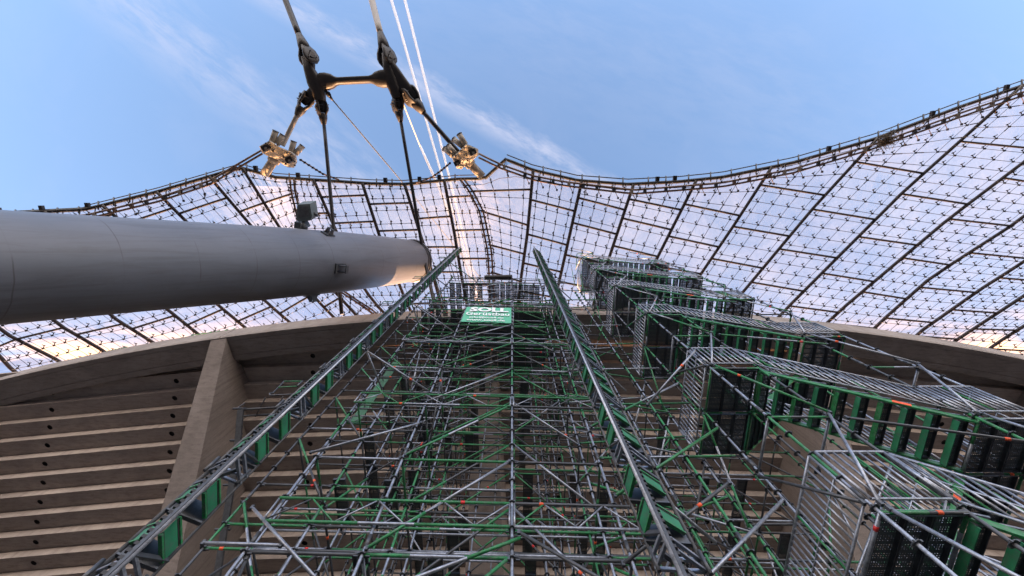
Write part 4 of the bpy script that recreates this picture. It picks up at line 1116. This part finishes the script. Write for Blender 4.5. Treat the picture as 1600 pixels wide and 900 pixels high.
# ties from the scaffold tower to the stair tower
for z in lv[2:-2]:
    for (y, p) in ((5.0, .6), (6.1, .9), (7.2, .5)):
        if random.random() < p: ledger(st, (1.75, y + .05, z + .25), (XA - .03, min(y, 5.95), z + .25), 'tie_tube', .4)
    if random.random() < .7: brace(st, (1.75, 4.9, z - .9), (XA - .05, 4.8, z + .9), .3, .028)
    if random.random() < .6: brace(st, (1.75, 6.2, z + .9), (XA - .05, 5.9, z - .7), .3)
    if random.random() < .6: brace(st, (3.4, 8.4, z - .3), (XA - .05, 6.0, z + 1.2), .3)
for (z) in (2.4, 8.6): brace(st, (XA, SY[0] - .14, z), (3.1, 4.6, z - .8), .3, .028)
for y in (4.85, 6.0):
    standard(st, 3.35, y, GZ, 19.5, .4)
st.flush(100)

# ------------------------------------------------------------------ rack masts
def mast(apex, c1, c2, top, label, loops, ph):
    A, B_, C_ = Vector((*apex, 0)), Vector((*c1, 0)), Vector((*c2, 0))      # rack chord, outer chord, inner chord
    th = Thing('climbing_mast', label, 'mast', ((A + B_ + C_) / 3) + Vector((0, 0, GZ)), 'toothed climbing masts in front of the scaffold')
    for c, r in ((A, .020), (B_, .024), (C_, .017)):
        mb = MB('steel_dark' if c is C_ else 'steel'); mb.tube(c + Vector((0, 0, GZ)), c + Vector((0, 0, top)), r, 'steel' if c is A else 'steel_dark', 12); th.part('chord', mb)
    out = (A - (B_ + C_) / 2).normalized(); lat = (B_ - C_).normalized()
    mb = MB('steel_dark'); rp = A + lat * .042
    mb.bar(rp + Vector((0, 0, GZ)), rp + Vector((0, 0, top - .1)), .035, .03, out, 'steel_dark'); z = .6
    while z < min(top, 16):
        mb.box(rp + lat * .028 + Vector((0, 0, z)), lat * .02, out * .018, Vector((0, 0, .018)), 'black'); z += .075
    th.part('rack', mb)
    z = ph
    while z < top - .2:
        # joint frame
        mb = MB('steel_dark')
        for (p, q_) in ((A, B_), (A, C_), (B_, C_)):
            for dz in (-.06, .06): mb.bar(p + Vector((0, 0, z + dz)), q_ + Vector((0, 0, z + dz)), .035, .03, (0, 0, 1), 'steel')
        for c in (B_, C_):
            mb.tube(c + out * .06 + lat * .03 + Vector((0, 0, z - .13)), c + out * .06 + lat * .03 + Vector((0, 0, z + .13)), .022, 'steel_dark', 8)
        mb.bar(B_ + Vector((0, 0, z - .3)), (A + C_) / 2 + Vector((0, 0, z)), .045, .04, (0, 0, 1), 'steel_dark')
        mb.bar(C_ + Vector((0, 0, z + .35)), A + Vector((0, 0, z + .06)), .05, .03, out, 'steel_dark')
        th.part('joint_frame', mb)
        for dz in (.42, .98):
            zz = z + dz
            if zz > top - .3: break
            for (p, q_, m_, hh) in ((A, B_, 'plate', .10), (A, C_, 'plate', .11)):
                mb = MB(m_); d = q_ - p; a = p + d * .12; b = p + d * .90; nrm = d.cross(Vector((0, 0, 1))).normalized() * .006
                lo = -.03 if q_ is B_ else .02
                def F4(x, y, t, a=a, b=b, nrm=nrm, zz=zz): return a.lerp(b, x) + Vector((0, 0, zz + y)) + nrm * t
                mb.prism([(0, -hh + lo), (1, -hh - lo), (1, hh - lo), (0, hh + lo)], F4, -1, 1, m_)
                for e in (-1, 1):
                    mb.prism([(0, e * hh + lo - .012), (1, e * hh - lo - .012), (1, e * hh - lo + .012), (0, e * hh + lo + .012)], F4, -3.5, 3.5, 'green')
                    mb.prism([(0, e * hh * .78 + lo - .006), (1, e * hh * .78 - lo - .006), (1, e * hh * .78 - lo + .006), (0, e * hh * .78 + lo + .006)], F4, -1.9, 1.9, 'black')
                th.part('bracing_plate', mb)
            mb = MB('steel_dark'); mb.box((B_ + C_) / 2 + Vector((0, 0, zz - .05)), (B_ - C_) * .48, out * .008, Vector((0, 0, .11)), 'steel_dark')
            mb.box((B_ + C_) / 2 + Vector((0, 0, zz - .20)) + out * .03, (B_ - C_) * .48, out * .03, Vector((0, 0, .01)), 'steel_dark'); th.part('back_plate', mb)
        z += 1.5
    for z in loops:
        mb = MB('steel_dark'); b0 = B_ + Vector((0, 0, z)); w = .34
        q_ = [b0, b0 + Vector((-.42, .0, -.04)), b0 + Vector((-.47, 0, .02)), b0 + Vector((-.47, .04, .12)), b0 + Vector((-.48, .0, .50)), b0 + Vector((-.12, .0, .50)), b0 + Vector((-.12, 0, .30)), b0 + Vector((-.45, 0, .26))]
        mb.path([q_[0], q_[1], q_[2], q_[3], q_[4]], .014, 'steel_dark', 6); mb.path([q_[4], q_[5]], .014, 'green', 6); mb.path([q_[5], q_[6]], .02, 'steel_dark', 6); mb.path([q_[6], q_[7]], .012, 'green', 6)
        th.part('cable_guide', mb)
    return th
lm = mast((-3.595, 3.30), (-4.00, 3.50), (-3.62, 3.70), 26.7, 'toothed climbing mast with green plates, in front of the scaffold left side', (6.3, 12.2, 16.6, 22.5), 1.55 + 1.3)
rm = mast((1.52, 3.30), (1.965, 3.66), (1.45, 3.62), 26.7, 'toothed climbing mast with green plates, in front of the scaffold right side', (), 1.55 + 1.55)
# wall ties of the masts
for th, xm in ((lm, -3.8), (rm, 1.7)):
    for z in (4.6, 9.1, 13.6, 18.1, 22.6):
        mb = MB('steel')
        if z > 5: ctube(mb, (xm, 3.66, z), (xm + (.35 if xm < 0 else -.2), 4.95, z + .05), .026, 8, .3)
        if z > 5 or xm > 0: ctube(mb, (xm - .15, 3.6, z - .1), (xm + (1.6 if xm < 0 else 1.3), 4.93, z - .05), .026, 8, .3)
        if mb.f: th.part('wall_tie', mb)
    th.flush()

# guard rails of green tubes on the parapet
for (x0, x1, lab) in ((35, 82, 'low tangled green tube railing on the far left end of the parapet'), (142, 172, 'low green tube railing on the left parapet, between two tangled ones'), (282, 350, 'low tangled green tube railing on the parapet nearest the left raker top')):
    mb = MB('green'); a = P(x0, lin([(0, 592), (150, 547), (340, 512)], x0) + 2, 24.0); b = P(x1, lin([(0, 592), (150, 547), (340, 512)], x1) + 2, 24.0)
    a += Vector((0, .3, 0)); b += Vector((0, .3, 0))
    for z in (.0, .5, 1.0): mb.tube(a + Vector((0, 0, z + .03)), b + Vector((0, .1, z + .05)), .03, 'green', 6)
    for t in (0, .2, .4, .6, .8, 1): p = a.lerp(b, t); mb.tube(p, p + Vector((0, 0, 1.1)), .03, 'green', 6); mb.tube(p, p + Vector((.9, .5, .8)), .02, 'twig', 5)
    tag(mb.build('parapet_railing', origin=a), lab, 'railing')
